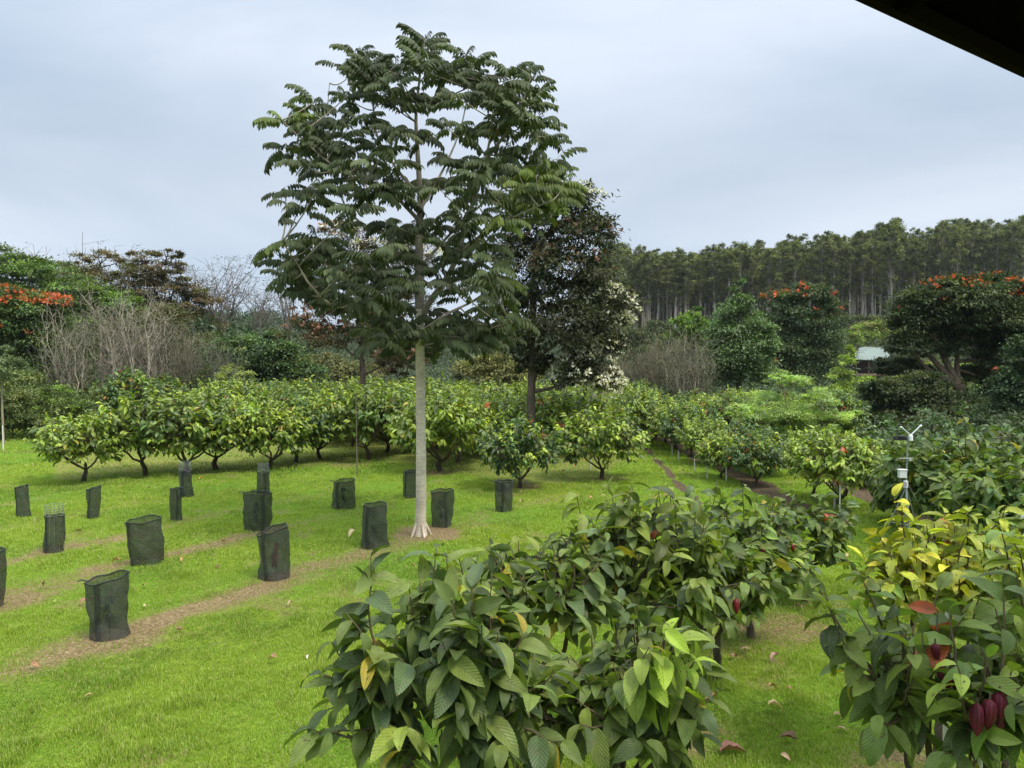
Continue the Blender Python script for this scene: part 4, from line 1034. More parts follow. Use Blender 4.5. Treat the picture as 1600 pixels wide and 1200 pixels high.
px_tree("young_tree", 1322, 60, [(1330, 550, 7, 10), (1324, 566, 12, 10), (1310, 584, 18, 10), (1335, 600, 18, 9), (1318, 610, 30, 12)], 5000, .26, ((.15, .25, .06), (.12, .21, .05)), "bright lime young tree just below the green-roofed shelter", fork=(1322, 600), trunk_r=.07, seed=98)
# hillside bushes
GH = "bushes on the slope round the green-roofed shelter"
hb = [(1352, 100, 598, 26, 9, "low bush hiding the foot of the shelter"), (1400, 88, 600, 26, 14, "bush at the low edge of the shelter"), (1345, 84, 622, 30, 16, "broad light bush down the slope from the shelter"), (1395, 78, 632, 28, 18, "bush halfway down the slope"),
      (1372, 70, 655, 24, 14, "bush beside the bare brown bank"), (1330, 66, 640, 24, 16, "bush behind the feathery tree"), (1318, 128, 530, 30, 18, "bush uphill of the shelter roof"), (1365, 150, 515, 34, 16, "pale bush on the ridge above the shelter roof"),
      (1410, 140, 520, 30, 20, "bush between the shelter and the red-crested tree"), (1440, 90, 590, 34, 26, "bush seen under the red-crested tree's crown"), (1520, 95, 590, 44, 30, "bush behind the forked limbs of the red-crested tree"), (1580, 80, 620, 40, 40, "bush in the gap between the two dark tulip trees"), (1475, 70, 640, 40, 26, "bush behind the low dark spreading tree")]
for i_, (px, D, py, hw, hh, lb) in enumerate(hb):
    shrub(px, D, py, hw, hh, 4200, .30 * D / 80 + .05, LG2 + ((.10, .12, .05),), lb, 110 + i_, GH)
GD = "dark bushy trees in the dip before the tall trunks"
db = [(985, 150, 530, 40, 20), (1030, 160, 520, 40, 20), (1060, 140, 545, 45, 22), (1000, 110, 560, 40, 20), (1110, 150, 525, 40, 24), (1130, 120, 550, 36, 26), (1200, 130, 545, 40, 34), (1310, 120, 545, 30, 30), (1340, 170, 505, 40, 14), (1290, 175, 505, 40, 16), (1230, 180, 505, 44, 16), (1410, 175, 500, 44, 16), (1480, 160, 500, 50, 30), (1560, 150, 510, 60, 40)]
for i_, (px, D, py, hw, hh) in enumerate(db):
    shrub(px, D, py, hw, hh, 3600, .55 * D / 120, ((.03, .05, .026), (.04, .065, .03), (.055, .075, .035)), "dark bushy tree low in the dip before the tall straight trunks", 130 + i_, GD, name="bushy_tree", cat="tree", sub=1)

# ------------------------------------------------------------------ tall plantation trees
EUC = ((.12, .14, .045), (.15, .165, .055), (.18, .195, .075), (.09, .11, .04))
def euc(seed, H):
    r = np.random.default_rng(seed)
    t = thing("eucalyptus_tree", (0, 0, 0), "eucalyptus", "eucalyptus tree")
    tb_, lf = MB(), MB()
    top = np.array((r.normal(0, .4), r.normal(0, .4), H * .96))
    st_ = wob(bez(np.array((0, 0, -1.)), np.array((r.normal(0, .3), r.normal(0, .3), H * .5)), top, 12), .06, r)
    tube(tb_, st_, np.linspace(.42, .07, 12), 7, np.array((.30, .27, .23)) * (.6, 1.3, .9, 1.5, .7, 1.1)[seed - 201])
    bl = []
    for q in range(22):
        f_ = .40 + .58 * (q / 21) ** .75 + r.normal(0, .02)
        a = q * 2.4 + r.random(); R_ = max(.1, 1 - ((f_ - .72) / .42) ** 2) * 1.9 * r.uniform(.4, 1.15) + .3
        c = np.array((math.cos(a) * R_, math.sin(a) * R_, H * f_)) + (top[0] * f_, top[1] * f_, 0)
        s_ = r.uniform(.8, 1.4) * (1.1 - .8 * abs(f_ - .75))
        bl.append((*c, s_, s_, s_ * .8))
        s0 = st_[min(10, max(3, int(11 * (f_ - .10))))]
        tube(tb_, bez(s0, (s0 + c) / 2 - (0, 0, .3), c, 5), np.linspace(.10, .03, 5), 4, (.22, .19, .16), cap=False)
    bl.append((top[0], top[1], H * .97, 1.2, 1.2, 1.4))
    blobs_crown(lf, r, bl, 7000, .42, EUC, DIAM, .5, .42, 60, .5, 0, .3, .85)
    tb_.build("trunk", M_TWIG, t); lf.build("crown", M_FAR, t)
    return t
EV = [euc(201 + i_, 30) for i_ in range(6)]
eu = [False] * 6
def put_euc(x, y, v, sc, label, group):
    z = tz(x, y); loc = (x, y, z - .3); rz = random.random() * 6.28
    if not eu[v]:
        eu[v] = True; o = EV[v]; o.location = loc; o.rotation_euler = (0, 0, rz); o.scale = sc; o['label'] = label; o['group'] = group; return o
    return dup(EV[v], loc, rz, sc, label, group)
k = 0
top_px = (930, 960, 985, 1020, 1080, 1130, 1170, 1200, 1240, 1290, 1340, 1390, 1420, 1480, 1530, 1600, 1700)
top_py = (410, 385, 390, 398, 395, 392, 384, 388, 378, 372, 372, 352, 365, 352, 350, 345, 345)
for row, D in enumerate((212, 224, 236, 249)):
    stepx = (21, 16, 14, 13)[row]
    px = 925.0 + row * 5
    while px < 1640:
        q = px + random.uniform(-4, 4); y = D + random.uniform(-4, 4); x = (q - 800) / F * y
        ty = np.interp(q, top_px, top_py) + random.uniform(-14, 22) * random.random() ** .5 + (6, 3, 0, 0)[row]
        H = W(q, ty, y)[2] - tz(x, y)
        put_euc(x, y, random.randrange(6), (random.uniform(.75, 1.25), random.uniform(.75, 1.25), H / 30), "tall straight eucalyptus in the plantation wall on the hill", "eucalyptus trees in the plantation on the hill")
        px += stepx; k += 1
print("eucs", k)
p_ = 1388; y = 200; x = (p_ - 800) / F * y
put_euc(x, y, 0, (1.25, 1.25, (W(p_, 350, y)[2] - tz(x, y)) / 30), "tallest eucalyptus with a pale thick trunk standing out of the plantation wall", "eucalyptus trees in the plantation on the hill")
# the depth of the plantation behind the separate trees
r = np.random.default_rng(300)
tb_, lf = MB(), MB()
for q in range(420):
    D = r.uniform(256, 340); px = r.uniform(900, 1680); x = (px - 800) / F * D; z = tz(x, D)
    H = 27 + r.normal(0, 1.5)
    tube(tb_, [np.array((x, D, z - 1)), np.array((x + r.normal(0, .3), D, z + H * .5)), np.array((x + r.normal(0, .5), D, z + H))], (.4, .28, .1), 5, np.array((.20, .18, .15)) * r.uniform(.5, 1.2), cap=False)
    bl = [(x + r.normal(0, 1.2), D + r.normal(0, 1), z + H * f_, 2.2, 2.2, 2.0) for f_ in (.12, .3, .45, .6, .75, .9)]
    blobs_crown(lf, r, bl, 620, 1.2, np.array(EUC) * .75, DIAM, .55, .4, 20, .4)
o = tb_.build("distant_forest_trunks", M_TWIG); tag(o, "mass of dim trunks deep inside the eucalyptus plantation", "forest", kind="stuff")
o = lf.build("distant_forest_canopy", M_FAR); tag(o, "mass of dark foliage deep inside the eucalyptus plantation", "forest", kind="stuff")
# far wooded slopes across the valley and understorey
lf = MB()
P = []
for q in range(1500):
    D = r.uniform(130, 420); a = r.uniform(-.75, .16); x = a * D; z = tz(x, D); s_ = r.uniform(2.5, 5)
    P.append((x, D, z + s_ * .6, s_, s_, s_ * .9))
for q in range(900):
    D = r.uniform(92, 210); a = r.uniform(.08, .75); x = a * D
    if .45 < a < .525 and D < 135: continue
    z = tz(x, D); s_ = r.uniform(1.2, 2.6)
    P.append((x, D, z + s_ * .4, s_, s_, s_ * .8))
for q in range(520):
    D = r.uniform(70, 110); a = r.uniform(-.8, -.18); x = a * D
    z = tz(x, D); s_ = r.uniform(1.5, 3.2)
    P.append((x, D, z + s_ * .5, s_, s_, s_ * .9))
blobs_crown(lf, r, P, 330000, .55, ((.035, .06, .03), (.05, .08, .035), (.06, .09, .045), (.045, .06, .04)), DIAM, .6, .42, 24, .2)
o = lf.build("distant_woodland", M_FAR); tag(o, "far woodland covering the slopes across the valley", "woodland", kind="stuff")
# undergrowth behind the orchards
lf = MB(); P = []
for q in range(260):
    D = r.uniform(24, 48); a = r.uniform(.47, .80); x = a * D
    if D < 30 and a < .55: continue
    z = tz(x, D); s_ = r.uniform(.5, 1.0); P.append((x, D, z + s_ * .6, s_, s_, s_ * 1.1))
for q in range(700):
    D = r.uniform(47, 68); a = r.uniform(-.85, .75); x = a * D
    if .40 < a < .62 and D > 58: continue
    z = tz(x, D); s_ = r.uniform(.5, 1.3); P.append((x, D, z + s_ * .5, s_, s_, s_))
blobs_crown(lf, r, P, 90000, .26, SG + OLB, LEAF_LO, .5, .4, 24, .3)
o = lf.build("undergrowth", M_FAR); tag(o, "mixed green undergrowth filling the ground behind the orchards", "undergrowth", kind="stuff")

# ------------------------------------------------------------------ shelter with green roof
hD = 122; hc = W(1366, 596, hD); hz = tz(hc[0], hD)
hb_ = np.array((hc[0], hD, hz)); hs = hD / F
t = thing("shelter", hb_, "small open-sided shelter with a pale green metal roof on the slope", "shelter")
cw = 58 * hs; floor_z = W(1366, 585, hD)[2]; eave_z = W(1366, 560, hD)[2]; ridge_z = W(1366, 541, hD)[2]; dpt = 5.0
m = MB()
x0, x1 = W(1334, 0, hD)[0], W(1396, 0, hD)[0]
e0 = np.array(((x0, hD - dpt / 2, eave_z - .15), (x1 + .2, hD - dpt / 2 + .1, eave_z - .45), (x1 + .4, hD + dpt / 2, ridge_z - .15), (x0 + 2.2, hD + dpt / 2, ridge_z)))
nrmv = nrm(np.cross(e0[1] - e0[0], e0[3] - e0[0])) * .12
Vr = np.concatenate((e0, e0 - nrmv))
m.add(Vr, [(0, 1, 2, 3), (7, 6, 5, 4), (0, 4, 5, 1), (1, 5, 6, 2), (2, 6, 7, 3), (3, 7, 4, 0)], (.17, .215, .19))
for q in range(1, 22):
    f_ = q / 22; a = e0[0] * (1 - f_) + e0[1] * f_; b2 = e0[3] * (1 - f_) + e0[2] * f_
    tube(m, [a + nrmv * .15, b2 + nrmv * .15], .035, 4, (.185, .225, .20))
m.build("roof", M_ROOF, t, smooth=False, loc=hb_)
m = MB(); box(m, ((x0 + x1) / 2, hD, floor_z), (x1 - x0 + .3, dpt, .25), (.22, .16, .11)); m.build("deck", M_WOOD, t, smooth=False, loc=hb_)
m = MB(); box(m, ((x0 + x1) / 2 + .6, hD + 1.2, (floor_z + hz) / 2 - .4), (x1 - x0 - 1.4, 2.4, floor_z - hz + .8), (.25, .26, .20)); m.build("foundation", M_WOOD, t, smooth=False, loc=hb_)
m = MB(); box(m, ((x0 + x1) / 2, hD + dpt / 2 - .3, (floor_z + eave_z) / 2 + .2), (x1 - x0 - .6, .12, eave_z - floor_z + .2), (.05, .035, .03)); m.build("back_wall", M_WOOD, t, smooth=False, loc=hb_)
for fx in (.03, .35, .97):
    m = MB(); xx = x0 + (x1 - x0) * fx + .15; zt = eave_z - .25 - .3 * fx
    box(m, (xx, hD - dpt / 2 + .35, (zt + hz) / 2 - .3), (.16, .16, zt - hz + .6), (.10, .06, .045)); m.build("post", M_WOOD, t, smooth=False, loc=hb_)

# ------------------------------------------------------------------ netted guards
HOOPS = []
def guard(px, py, wpx, hpx, label, seed, cage=0, lean=0, tilt=0., flare=1., wide=0):
    r = np.random.default_rng(seed)
    g0 = G(px, py); D = g0[1]; s = D / F
    g0[1] += wpx * s * .4; g0[0] *= g0[1] / D; g0[2] = tz(g0[0], g0[1]) - .02; g0[2] -= .02
    R_ = wpx * s / 2; H = hpx * s * (1.0)
    t = thing("tree_guard", g0, label, "tree guard", "black netting guards round young trees on the lawn")
    nr, ns = 16, 36; th = np.linspace(0, 2 * PI, ns, endpoint=False)
    ph = r.random(6) * 6.28; lean += r.normal(0, .03)
    V = []
    top = None
    for j in range(nr + 1):
        f_ = j / nr
        rr = R_ * (1 + (flare - 1) * f_) * (1 + .07 * np.sin(2 * th + ph[0] + 2.5 * f_) + .045 * np.sin(3 * th - ph[1] + 5 * f_) + .07 * np.sin(5 * th + ph[2] + 11 * f_) * np.sin(4 * f_ + ph[3]) + .02 * np.sin(13 * th + ph[3] - 9 * f_))
        rr = rr * (1 + .05 * np.sin(f_ * 9 + ph[4]) * (1 - f_) + .06 * np.sin(f_ * 5 + ph[5] + 2 * np.sin(th)) * (1 - f_))
        zz = H * f_ * (1 + tilt * np.cos(th - .3) * f_) + .012 * np.sin(5 * th + ph[2]) * f_
        V.append(np.stack((lean * H * f_ + rr * np.cos(th), rr * np.sin(th) * .92, zz), 1))
    top = V[-1]
    V = np.concatenate(V)
    Fc = [(j * ns + i, j * ns + (i + 1) % ns, (j + 1) * ns + (i + 1) % ns, (j + 1) * ns + i) for j in range(nr) for i in range(ns)]
    m = MB(); m.add(V, Fc, (.038, .044, .040)); m.build("netting", M_NET, t)
    m = MB(); tube(m, np.concatenate((top, top[:2])), .012, 5, (.018, .02, .02), cap=False)
    if seed in (1, 9, 11, 15): tube(m, [top[18] + (0, 0, 0), top[18] + (-.10, -.02, .03), top[18] + (-.14, -.03, .0)], (.012, .010, .006), 4, (.02, .02, .02))
    m.build("rim", M_BLACK, t)
    m = MB()                                       # folded flap where the ends of the cloth meet
    a = r.uniform(3.9, 5.4); V2 = []
    for j in range(9):
        f_ = j / 8; rr = R_ * (1 + (flare - 1) * f_)
        for kx in range(3):
            aa = a + kx * .16 + .06 * math.sin(f_ * 6 + ph[0]); V2.append((lean * H * f_ + (rr * 1.05 + .02 * (kx == 1)) * math.cos(aa), (rr * 1.05 + .02 * (kx == 1)) * math.sin(aa) * .92, H * f_ * .99))
    m.add(V2, [(j * 3 + i, j * 3 + i + 1, (j + 1) * 3 + i + 1, (j + 1) * 3 + i) for j in range(8) for i in range(2)], (.022, .026, .024)); m.build("flap", M_NET, t)
    if cage:
        m = MB(); Rc = R_ * .92; hh = H + cage * s
        for q in range(5):
            z_ = H + (hh - H) * q / 4
            tube(m, [(lean * H + Rc * math.cos(a), Rc * math.sin(a), z_) for a in np.linspace(0, 2 * PI, 17)], .0045, 3, (.30, .32, .30), cap=False)
        for a in np.linspace(0, 2 * PI, 13)[:-1]:
            tube(m, [(lean * H + Rc * math.cos(a), Rc * math.sin(a), .1), (lean * H + Rc * math.cos(a), Rc * math.sin(a), hh)], .0045, 3, (.30, .32, .30), cap=False)
        m.build("wire_cage", M_METAL, t)
    return g0, R_, H
def sapling(g0, H, label, seed, red=False, ht=.8):
    r = np.random.default_rng(seed)
    b = np.array(g0) + (0, 0, .01); t = thing("cacao_sapling", b, label, "sapling")
    m, lf_ = MB(), MB(); top = b + (r.normal(0, .03), r.normal(0, .03), H * ht)
    st_ = bez(b, (b + top) / 2 + r.normal(0, .03, 3), top, 7); tube(m, st_, np.linspace(.012, .006, 7), 5, (.14, .10, .06))
    n = 12; P = st_[r.integers(3, 7, n)]; az = r.random(n) * 6.28
    Y = np.stack((np.cos(az), np.sin(az), -.7 - r.random(n)), 1)
    inst(lf_, LEAF_MID, P, Y, np.array((0, 0, 1.)) + r.normal(0, .3, (n, 3)), .19, .075, pal(r, n, ((.30, .03, .025), (.22, .03, .02)) if red else ((.06, .12, .03), (.09, .15, .04)), .2))
    m.build("stem", M_TWIG, t, loc=b); lf_.build("leaves", M_LEAF, t, loc=b)
GU = [(172, 998, 60, 95, "wide open-topped black netting guard, largest on the lawn", 1, 0, -.02, .05, 1.03), (230, 882, 50, 72, "squat bulging netting guard with a round open top behind the largest one", 2, 0, -.05, .03, 1.1),
      (430, 908, 44, 80, "netting guard with a red leaf showing through and one raised corner", 3, 0, .03, .10, 1.04), (85, 863, 28, 60, "netting guard with faint pale wire above its rim", 4, 17, .04, .0, .95),
      (38, 808, 19, 50, "slim leaning netting guard beside the picture's grass edge", 5, 0, -.06, .04, .9), (145, 810, 18, 50, "slim netting guard under the small yellow-tipped cacao", 6, 0, .03, .05, 1.15),
      (275, 815, 18, 53, "thinnest netting guard standing close to the wire-topped one", 7, 0, .01, .02, .95), (292, 777, 20, 42, "netting guard with a bright wire cage sticking out of its top", 8, 15, -.02, 0, .95),
      (402, 830, 40, 60, "broad netting guard overlapping a thinner one behind it", 9, 0, .01, .0, 1.02), (411, 774, 18, 36, "narrow netting guard with faint wire top seen over a broad one", 10, 14, .0, 0, 1.0),
      (537, 796, 33, 46, "netting guard with a torn flap, nearest the bare pole", 11, 0, .01, .04, 1.0), (585, 858, 39, 70, "tall netting guard just in front of the pale tree trunk", 12, 0, .04, .02, 1.0),
      (640, 778, 21, 44, "netting guard half hidden behind the pale tree trunk", 13, 0, .0, .02, 1.0), (691, 824, 34, 58, "netting guard just beyond the pale tree trunk on its mulch patch", 14, 0, .0, .02, 1.0),
      (787, 800, 28, 49, "neat upright netting guard closest to the little black table", 15, 0, .0, .0, 1.0), (-22, 952, 54, 90, "netting guard mostly outside the picture", 16, 0, .0, .03, 1.0)]
for q in GU:
    g0, R_, H = guard(*q[:4], q[4], q[5], q[6], q[7], q[8], q[9])
    if q[5] in (1, 3, 9, 11, 12, 14): sapling(g0, H, {1: "green sapling inside the largest netting guard", 3: "red-leaved sapling inside the guard with one raised corner", 9: "sapling inside the broad overlapping guard", 11: "sapling inside the torn guard", 12: "sapling inside the tall guard by the pale trunk", 14: "sapling inside the guard beyond the pale trunk"}[q[5]], 400 + q[5], q[5] == 3, .85 if q[5] == 1 else .75)

# bare pole beside the orchard
g0 = G(558, 745); t = MB(); top = W(556, 610, g0[1]); tube(t, [g0 - (0, 0, .1), (g0 + top) / 2, top], (.022, .018, .014), 6, (.16, .13, .10))
o = t.build("pole", M_TWIG, loc=None); tag(o, "thin brown bare pole standing at the orchard front", "pole")

# ------------------------------------------------------------------ little table with fruit
g0 = G(812, 758); s = g0[1] / F; cx, cy = g0[0], g0[1]; tzp = 33 * s
t = thing("side_table", (cx, cy, tz(cx, cy)), "little black folding table under the low cacao tree", "table")
m = MB(); box(m, (0, 0, tzp), (.62, .42, .035), (.02, .02, .022))
for a, b2 in (((-.31, 0), (.02, .44)), ((.31, 0), (.02, .44)), ((0, -.21), (.64, .02)), ((0, .21), (.64, .02))):
    box(m, (a[0], a[1], tzp + .018), (b2[0], b2[1], .05), (.025, .025, .028))
m.build("tray", M_BLACK, t, smooth=False)
for sy in (-.17, .17):
    for sx in (1, -1):
        m = MB(); tube(m, [(-.24 * sx, sy, tzp - .02), (.30 * sx, sy - .0, .0)], .011, 6, (.25, .26, .27)); m.build("leg", M_METAL, t)
def fruit(dx, dy, R_, col, name, label, cat):
    m = MB(); n1, n2 = 12, 8
    V = [(R_ * math.sin(PI * j / n2) * math.cos(2 * PI * i / n1) * (1 + .03 * math.sin(5 * i)), R_ * math.sin(PI * j / n2) * math.sin(2 * PI * i / n1), R_ * (1 - math.cos(PI * j / n2)) * .97) for j in range(n2 + 1) for i in range(n1)]
    m.add(V, [(j * n1 + i, j * n1 + (i + 1) % n1, (j + 1) * n1 + (i + 1) % n1, (j + 1) * n1 + i) for j in range(n2) for i in range(n1)], col)
    tube(m, [(0, 0, R_ * 1.9), (0.005, 0, R_ * 2.05)], .006, 5, (.15, .1, .04))
    o = m.build(name, M_WHITE); o.location = (cx + dx, cy + dy, tz(cx, cy) + tzp + .018); tag(o, label, cat)
fruit(-.26, -.12, .052, (.75, .30, .05), "orange_fruit", "orange fruit at the outer corner of the black table", "fruit")
fruit(-.15, -.10, .050, (.70, .22, .04), "orange_fruit", "orange fruit second from the corner of the black table", "fruit")
fruit(-.02, -.08, .050, (.80, .74, .62), "pale_fruit", "pale fruit in the middle of the black table", "fruit")
fruit(.07, -.11, .045, (.80, .70, .60), "pale_fruit", "paler split fruit next to the middle one on the table", "fruit")
fruit(.20, -.08, .048, (.50, .35, .35), "pale_fruit", "pinkish fruit by the tree end of the table", "fruit")

# ------------------------------------------------------------------ stakes
def stake(px, pyb, pyt, D, rad, label, col=(.72, .70, .64), pipe=False, group="white support stakes"):
    a = W(px, pyt, D); b = np.array((a[0], D, tz(a[0], D) - .1))
    m = MB()
    if pipe:
        tube(m, [b, (a + b) / 2, a], rad, 12, col, cap=False); tube(m, [a - (0, 0, .3), a], rad * .72, 12, (.10, .09, .06), cap=False)
        th = np.linspace(0, 2 * PI, 13)[:-1]
        V = [a + (math.cos(h) * rr, math.sin(h) * rr, .001) for rr in (rad, rad * .72) for h in th]
        m.add(V, [(i, (i + 1) % 12, 12 + (i + 1) % 12, 12 + i) for i in range(12)], col)
    else:
        tube(m, [b, b + (a - b) * .5 + (.004, 0, 0), a], (rad, rad, rad * .9), 6, col)
    o = m.build("stake", M_WHITE, loc=b); o.location = b
    tag(o, label, "stake", group)
stake(681, 1250, 1166, 5.05, .017, "white pipe stake with an open end among the dark cacao stems", pipe=True)
stake(1523, 1250, 1070, 4.55, .015, "taller of the twin white stakes behind the red pods")
stake(1534, 1250, 1085, 4.62, .017, "thicker of the twin white stakes behind the red pods")
stake(1481, 1120, 945, 5.6, .020, "greyish stake behind the small pair of red pods", (.50, .48, .40))
stake(1313, 800, 733, 20.0, .022, "tall white stake in front of the round dense cacao")
stake(1304, 800, 778, 20.4, .03, "short grey stake at the foot of the round dense cacao", (.35, .34, .32))
stake(1192, 742, 710, 26.2, .022, "white stake under the dark upright cacao")
for q, (px, pyb, pyt, lb) in enumerate(((1135, 752, 725, "white stake at the near end of the mulched row"), (1105, 748, 728, "white stake beneath the second mulched-row cacao"), (1085, 738, 718, "grey stake beside the third mulched-row cacao"), (1060, 722, 704, "small white stake midway along the mulched row"),
                                         (1050, 712, 695, "small white stake past midway along the mulched row"), (1014, 690, 674, "white stake at the distant end of the mulched row"), (1025, 697, 684, "grey stake near the distant end of the mulched row"))):
    stake(px, pyb, pyt, G(px, pyb)[1], .022, lb, (.62, .61, .57) if 'white' in lb else (.38, .37, .35))
stake(923, 730, 706, G(923, 735)[1], .02, "white stake leaning in the lone round cacao")
stake(4, 700, 665, 33.5, .025, "white stake at the foot of the slender young tree")
stake(1598, 860, 800, 11, .03, "white post at the picture edge behind the yellowing cacao")

# ------------------------------------------------------------------ weather station
wD = 15.6; s = wD / F
wb = W(1415, 790, wD); wb = np.array((wb[0], wD, tz(wb[0], wD)))
t = thing("weather_station", wb, "slim grey weather station mast on a tripod among the cacao", "weather station")
zt = W(1415, 683, wD)[2] - wb[2]
GREY = (.30, .34, .34)
m = MB(); tube(m, [(0, 0, .35), (0, 0, zt * .5), (.02, 0, zt)], .016, 8, GREY); m.build("mast", M_METAL, t)
zj = W(1415, 762, wD)[2] - wb[2]
for a in (0.3, 2.4, 4.5):
    m = MB(); tube(m, [(0, 0, zj), (.55 * math.cos(a), .55 * math.sin(a), 0)], .016, 6, GREY)
    tube(m, [(0, 0, zj * .45), (.30 * math.cos(a), .30 * math.sin(a), zj * .46)], .009, 5, GREY); m.build("leg", M_METAL, t)
m = MB(); box(m, (-.10, -.03, W(1408, 740, wD)[2] - wb[2]), (.15, .10, .16), (.58, .59, .59)); box(m, (-.10, -.03, W(1408, 740, wD)[2] - wb[2] + .09), (.18, .12, .015), (.7, .7, .7)); m.build("logger_box", M_WHITE, t, smooth=False)
m = MB()
for q in range(7): 
    zz = W(1415, 750, wD)[2] - wb[2] - .02 + q * -.022
    tube(m, [(-.035, -.05, zz), (-.035, -.05, zz + .008)], .05, 10, (.75, .76, .76))
m.build("radiation_shield", M_WHITE, t)
m = MB(); zz = zt; tube(m, [(.07, -.02, zz - .07), (.07, -.02, zz + .03)], .045, 12, (.75, .76, .77)); tube(m, [(.07, -.02, zz + .03), (.07, -.02, zz + .05)], (.045, .02), 12, (.7, .7, .7)); m.build("rain_gauge", M_WHITE, t)
m = MB(); box(m, (-.15, -.02, zt - .03), (.26, .07, .07), (.015, .016, .02)); box(m, (-.12, -.02, zt + .03), (.14, .16, .012), (.02, .02, .03)); m.build("solar_panel", M_BLACK, t, smooth=False)
for sx, h in ((-1, .17), (1, .20)):
    m = MB(); tube(m, [(.07, -.02, zt + .04), (.07 + sx * .20, -.02, zt + .04 + h)], .014, 6, (.65, .67, .67)); tube(m, [(.07 + sx * .19, -.02, zt + .03 + h), (.07 + sx * .23, -.02, zt + .05 + h)], .022, 6, (.7, .7, .7)); m.build("sensor_arm", M_METAL, t)
for a, yy in ((1.55, .2), (-.25, -.4)):
    m = MB(); tube(m, [(0.02, 0, zt * .62), (a * .62, yy, 0)], .005, 4, (.55, .56, .56)); m.build("guy_wire", M_METAL, t)
m = MB(); tube(m, [(-.16, -.02, W(0, 716, wD)[2] - wb[2]), (.12, -.02, W(0, 716, wD)[2] - wb[2])], .010, 5, GREY); tube(m, [(.06, -.03, W(0, 716, wD)[2] - wb[2] - .05), (.06, -.03, W(0, 716, wD)[2] - wb[2] + .01)], .03, 8, (.6, .6, .6)); m.build("cross_arm", M_METAL, t)

# logs on the bank by the dark tree
for q, (px, py, D, L_, lb) in enumerate(((1350, 640, 62, 3.0, "pale fallen log on the brown bank, upper one"), (1345, 652, 56, 3.4, "pale fallen log on the brown bank, lower one"))):
    a = W(px, py, D); a[2] = tz(a[0], a[1]) + .25 + .8; m = MB()
    a[2] = W(px, py, D)[2]
    d = np.array((math.cos(.25 * q), .3, .05)); tube(m, wob(np.array([a - d * L_ / 2, a - d * L_ / 5, a + d * L_ / 5, a + d * L_ / 2]), .05, r), (.14, .13, .11, .07), 8, (.34, .28, .21)); o = m.build("fallen_log", M_BARK, loc=None); tag(o, lb, "log")

# ------------------------------------------------------------------ fallen leaves
def fallen(px, py, L_, col, label, seed, group=None):
    r = np.random.default_rng(seed); p = G(px, py); m = MB()
    a = r.random() * 6.28
    T0 = leaf_T(4, 8, r.uniform(.8, 1.9), r.uniform(.5, 1.3), .04)
    inst(m, T0, np.zeros((1, 3)), np.array(((math.cos(a), math.sin(a), .35),)), np.array(((r.normal(0, .3), r.normal(0, .3), 1.),)), np.array((L_,)), np.array((L_ * .45,)), np.array((col,)))
    o = m.build("fallen_leaf", M_DRY); zb = min(v.co.z for v in o.data.vertices)
    o.location = (p[0], p[1], tz(p[0], p[1]) + .03 - zb); tag(o, label, "fallen leaf", group)
GL = "dry leaves fallen on the grass"
FLV = [(1215, 1033, .20, (.50, .30, .25), "pinkish curled dry leaf lying in the middle of the grass alley"), (1200, 1115, .24, (.60, .45, .24), "tan dry leaf on the grass alley below the pinkish one"), (1145, 1032, .14, (.35, .16, .14), "small reddish leaf beside the yellow-green shoot"),
       (1245, 1165, .22, (.22, .13, .09), "dark brown curled leaf low on the grass alley"), (1125, 1182, .30, (.25, .12, .10), "long dark reddish dry leaf at the foot of the yellow-shoot bush"), (1220, 1187, .12, (.50, .32, .22), "small tan leaf low in the grass alley"),
       (1236, 1082, .10, (.55, .30, .18), "tiny orange-tan leaf between two bigger leaves"), (1252, 952, .16, (.40, .25, .2), "brown leaf beneath the sprawling dark branch"), (478, 1030, .09, (.75, .60, .50), "whitish small leaf on the open lawn"),
       (399, 1013, .09, (.55, .40, .2), "tan small leaf on the open lawn"), (145, 1093, .13, (.45, .33, .16), "brown curled leaf on the lawn below the largest guard"), (48, 1044, .14, (.42, .20, .12), "reddish leaf on the brown strip"),
       (224, 953, .13, (.62, .50, .28), "yellowish leaf on the strip beside the largest guard"), (86, 944, .12, (.55, .50, .2), "pale leaf on the strip by the picture edge"), (555, 840, .30, (.55, .42, .28), "long straw-coloured leaf near the pale tree trunk"),
       (318, 749, .22, (.60, .35, .10), "orange leaf lying behind the wire-topped guard"), (1350, 940, .12, (.4, .25, .2), "brown leaf under the cacao with dark pods")]
for q, (px, py, L_, c, lb) in enumerate(FLV): fallen(px, py, L_, c, lb, 500 + q)
r = np.random.default_rng(77)
for q in range(70):
    if q < 22: px, py = r.uniform(640, 960), r.uniform(715, 800)
    elif q < 36: px, py = r.uniform(960, 1080), r.uniform(700, 800)
    elif q < 48: px, py = r.uniform(1110, 1400), r.uniform(860, 1180)
    else: px, py = r.uniform(60, 700), r.uniform(740, 1100)
    fallen(px, py, r.uniform(.10, .20), pal(r, 1, ((.42, .24, .12), (.50, .38, .22), (.30, .17, .11)), .2)[0], "small dry leaf lying on the orchard grass", 600 + q, GL)

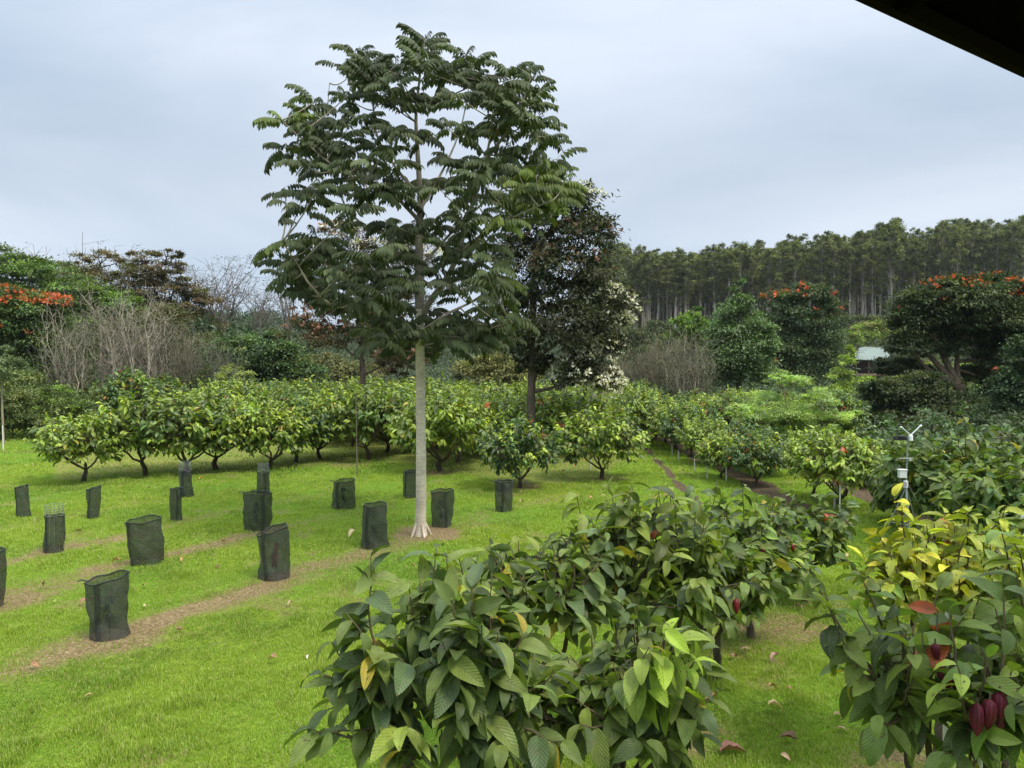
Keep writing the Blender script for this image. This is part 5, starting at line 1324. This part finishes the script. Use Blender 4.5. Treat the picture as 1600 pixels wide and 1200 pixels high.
# ------------------------------------------------------------------ roof eave over the viewer
A = W(1335, 0, 2.0); d1 = ray(1335, 0); d2 = ray(1600, 122)
zh = 1.05
A = np.array((0, 0, CAMH)) + d1 * (zh / d1[2]); B = np.array((0, 0, CAMH)) + d2 * (zh / d2[2])
e = nrm(B - A); out_ = np.array((e[1], -e[0], 0.))           # towards the house
if out_ @ np.array((1, -.2, 0)) < 0: out_ = -out_
t = thing("roof_eave", A, "dark roof eave jutting in at the top corner of the picture", "roof eave")
S, Eo = A - e * 1.2, B + e * 3.2
def slab(name, p, w0, w1, z0, z1, col, mat, rise=0.):
    m = MB(); c = [S + out_ * w0, Eo + out_ * w0, Eo + out_ * w1, S + out_ * w1]
    lo = [q + (0, 0, z0 + (rise if k_ > 1 else 0)) for k_, q in enumerate(c)]; hi = [q + (0, 0, z1 + (rise if k_ > 1 else 0)) for k_, q in enumerate(c)]
    m.add(lo + hi, [(3, 2, 1, 0), (4, 5, 6, 7), (0, 1, 5, 4), (1, 2, 6, 5), (2, 3, 7, 6), (3, 0, 4, 7)], col)
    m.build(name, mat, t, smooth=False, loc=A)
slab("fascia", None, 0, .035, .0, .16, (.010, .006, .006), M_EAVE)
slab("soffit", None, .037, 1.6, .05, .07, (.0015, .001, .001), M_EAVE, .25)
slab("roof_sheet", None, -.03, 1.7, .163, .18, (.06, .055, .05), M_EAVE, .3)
for q in range(6):
    m = MB(); c0 = S + (Eo - S) * ((q + .5) / 6); a = c0 + out_ * .04; b2 = c0 + out_ * 1.5
    dv = e * .022
    lo = [a - dv - (0, 0, .06) + (0, 0, .05), a + dv - (0, 0, .06) + (0, 0, .05), b2 + dv + (0, 0, .24 - .06), b2 - dv + (0, 0, .24 - .06)]
    hi = [p2 + (0, 0, .058) for p2 in lo]
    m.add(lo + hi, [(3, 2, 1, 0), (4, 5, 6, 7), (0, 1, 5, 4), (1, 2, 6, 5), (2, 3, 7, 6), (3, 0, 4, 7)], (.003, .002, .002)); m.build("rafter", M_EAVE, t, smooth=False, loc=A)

# ------------------------------------------------------------------ moist air
m, t_, N_, Lk_ = mat_base("haze_air")
o_ = N_("ShaderNodeOutputMaterial"); v_ = N_("ShaderNodeVolumePrincipled")
v_.inputs['Color'].default_value = (.80, .88, .96, 1); v_.inputs['Density'].default_value = .00011; v_.inputs['Anisotropy'].default_value = .2
Lk_(v_.outputs[0], o_.inputs['Volume'])
gz0 = float(GZ.min()) - 1; gz1 = max(float(GZ.max()) + 5, 75)
mb = MB(); bx0, bx1, by0, by1 = xs[0] - 5, xs[-1] + 5, ys[0] - 5, ys[-1] + 5
box(mb, ((bx0 + bx1) / 2, (by0 + by1) / 2, (gz0 + gz1) / 2), (bx1 - bx0, by1 - by0, gz1 - gz0))
ob = mb.build("haze", m, smooth=False); tag(ob, "thin moist air over the valley", None, kind="stuff")
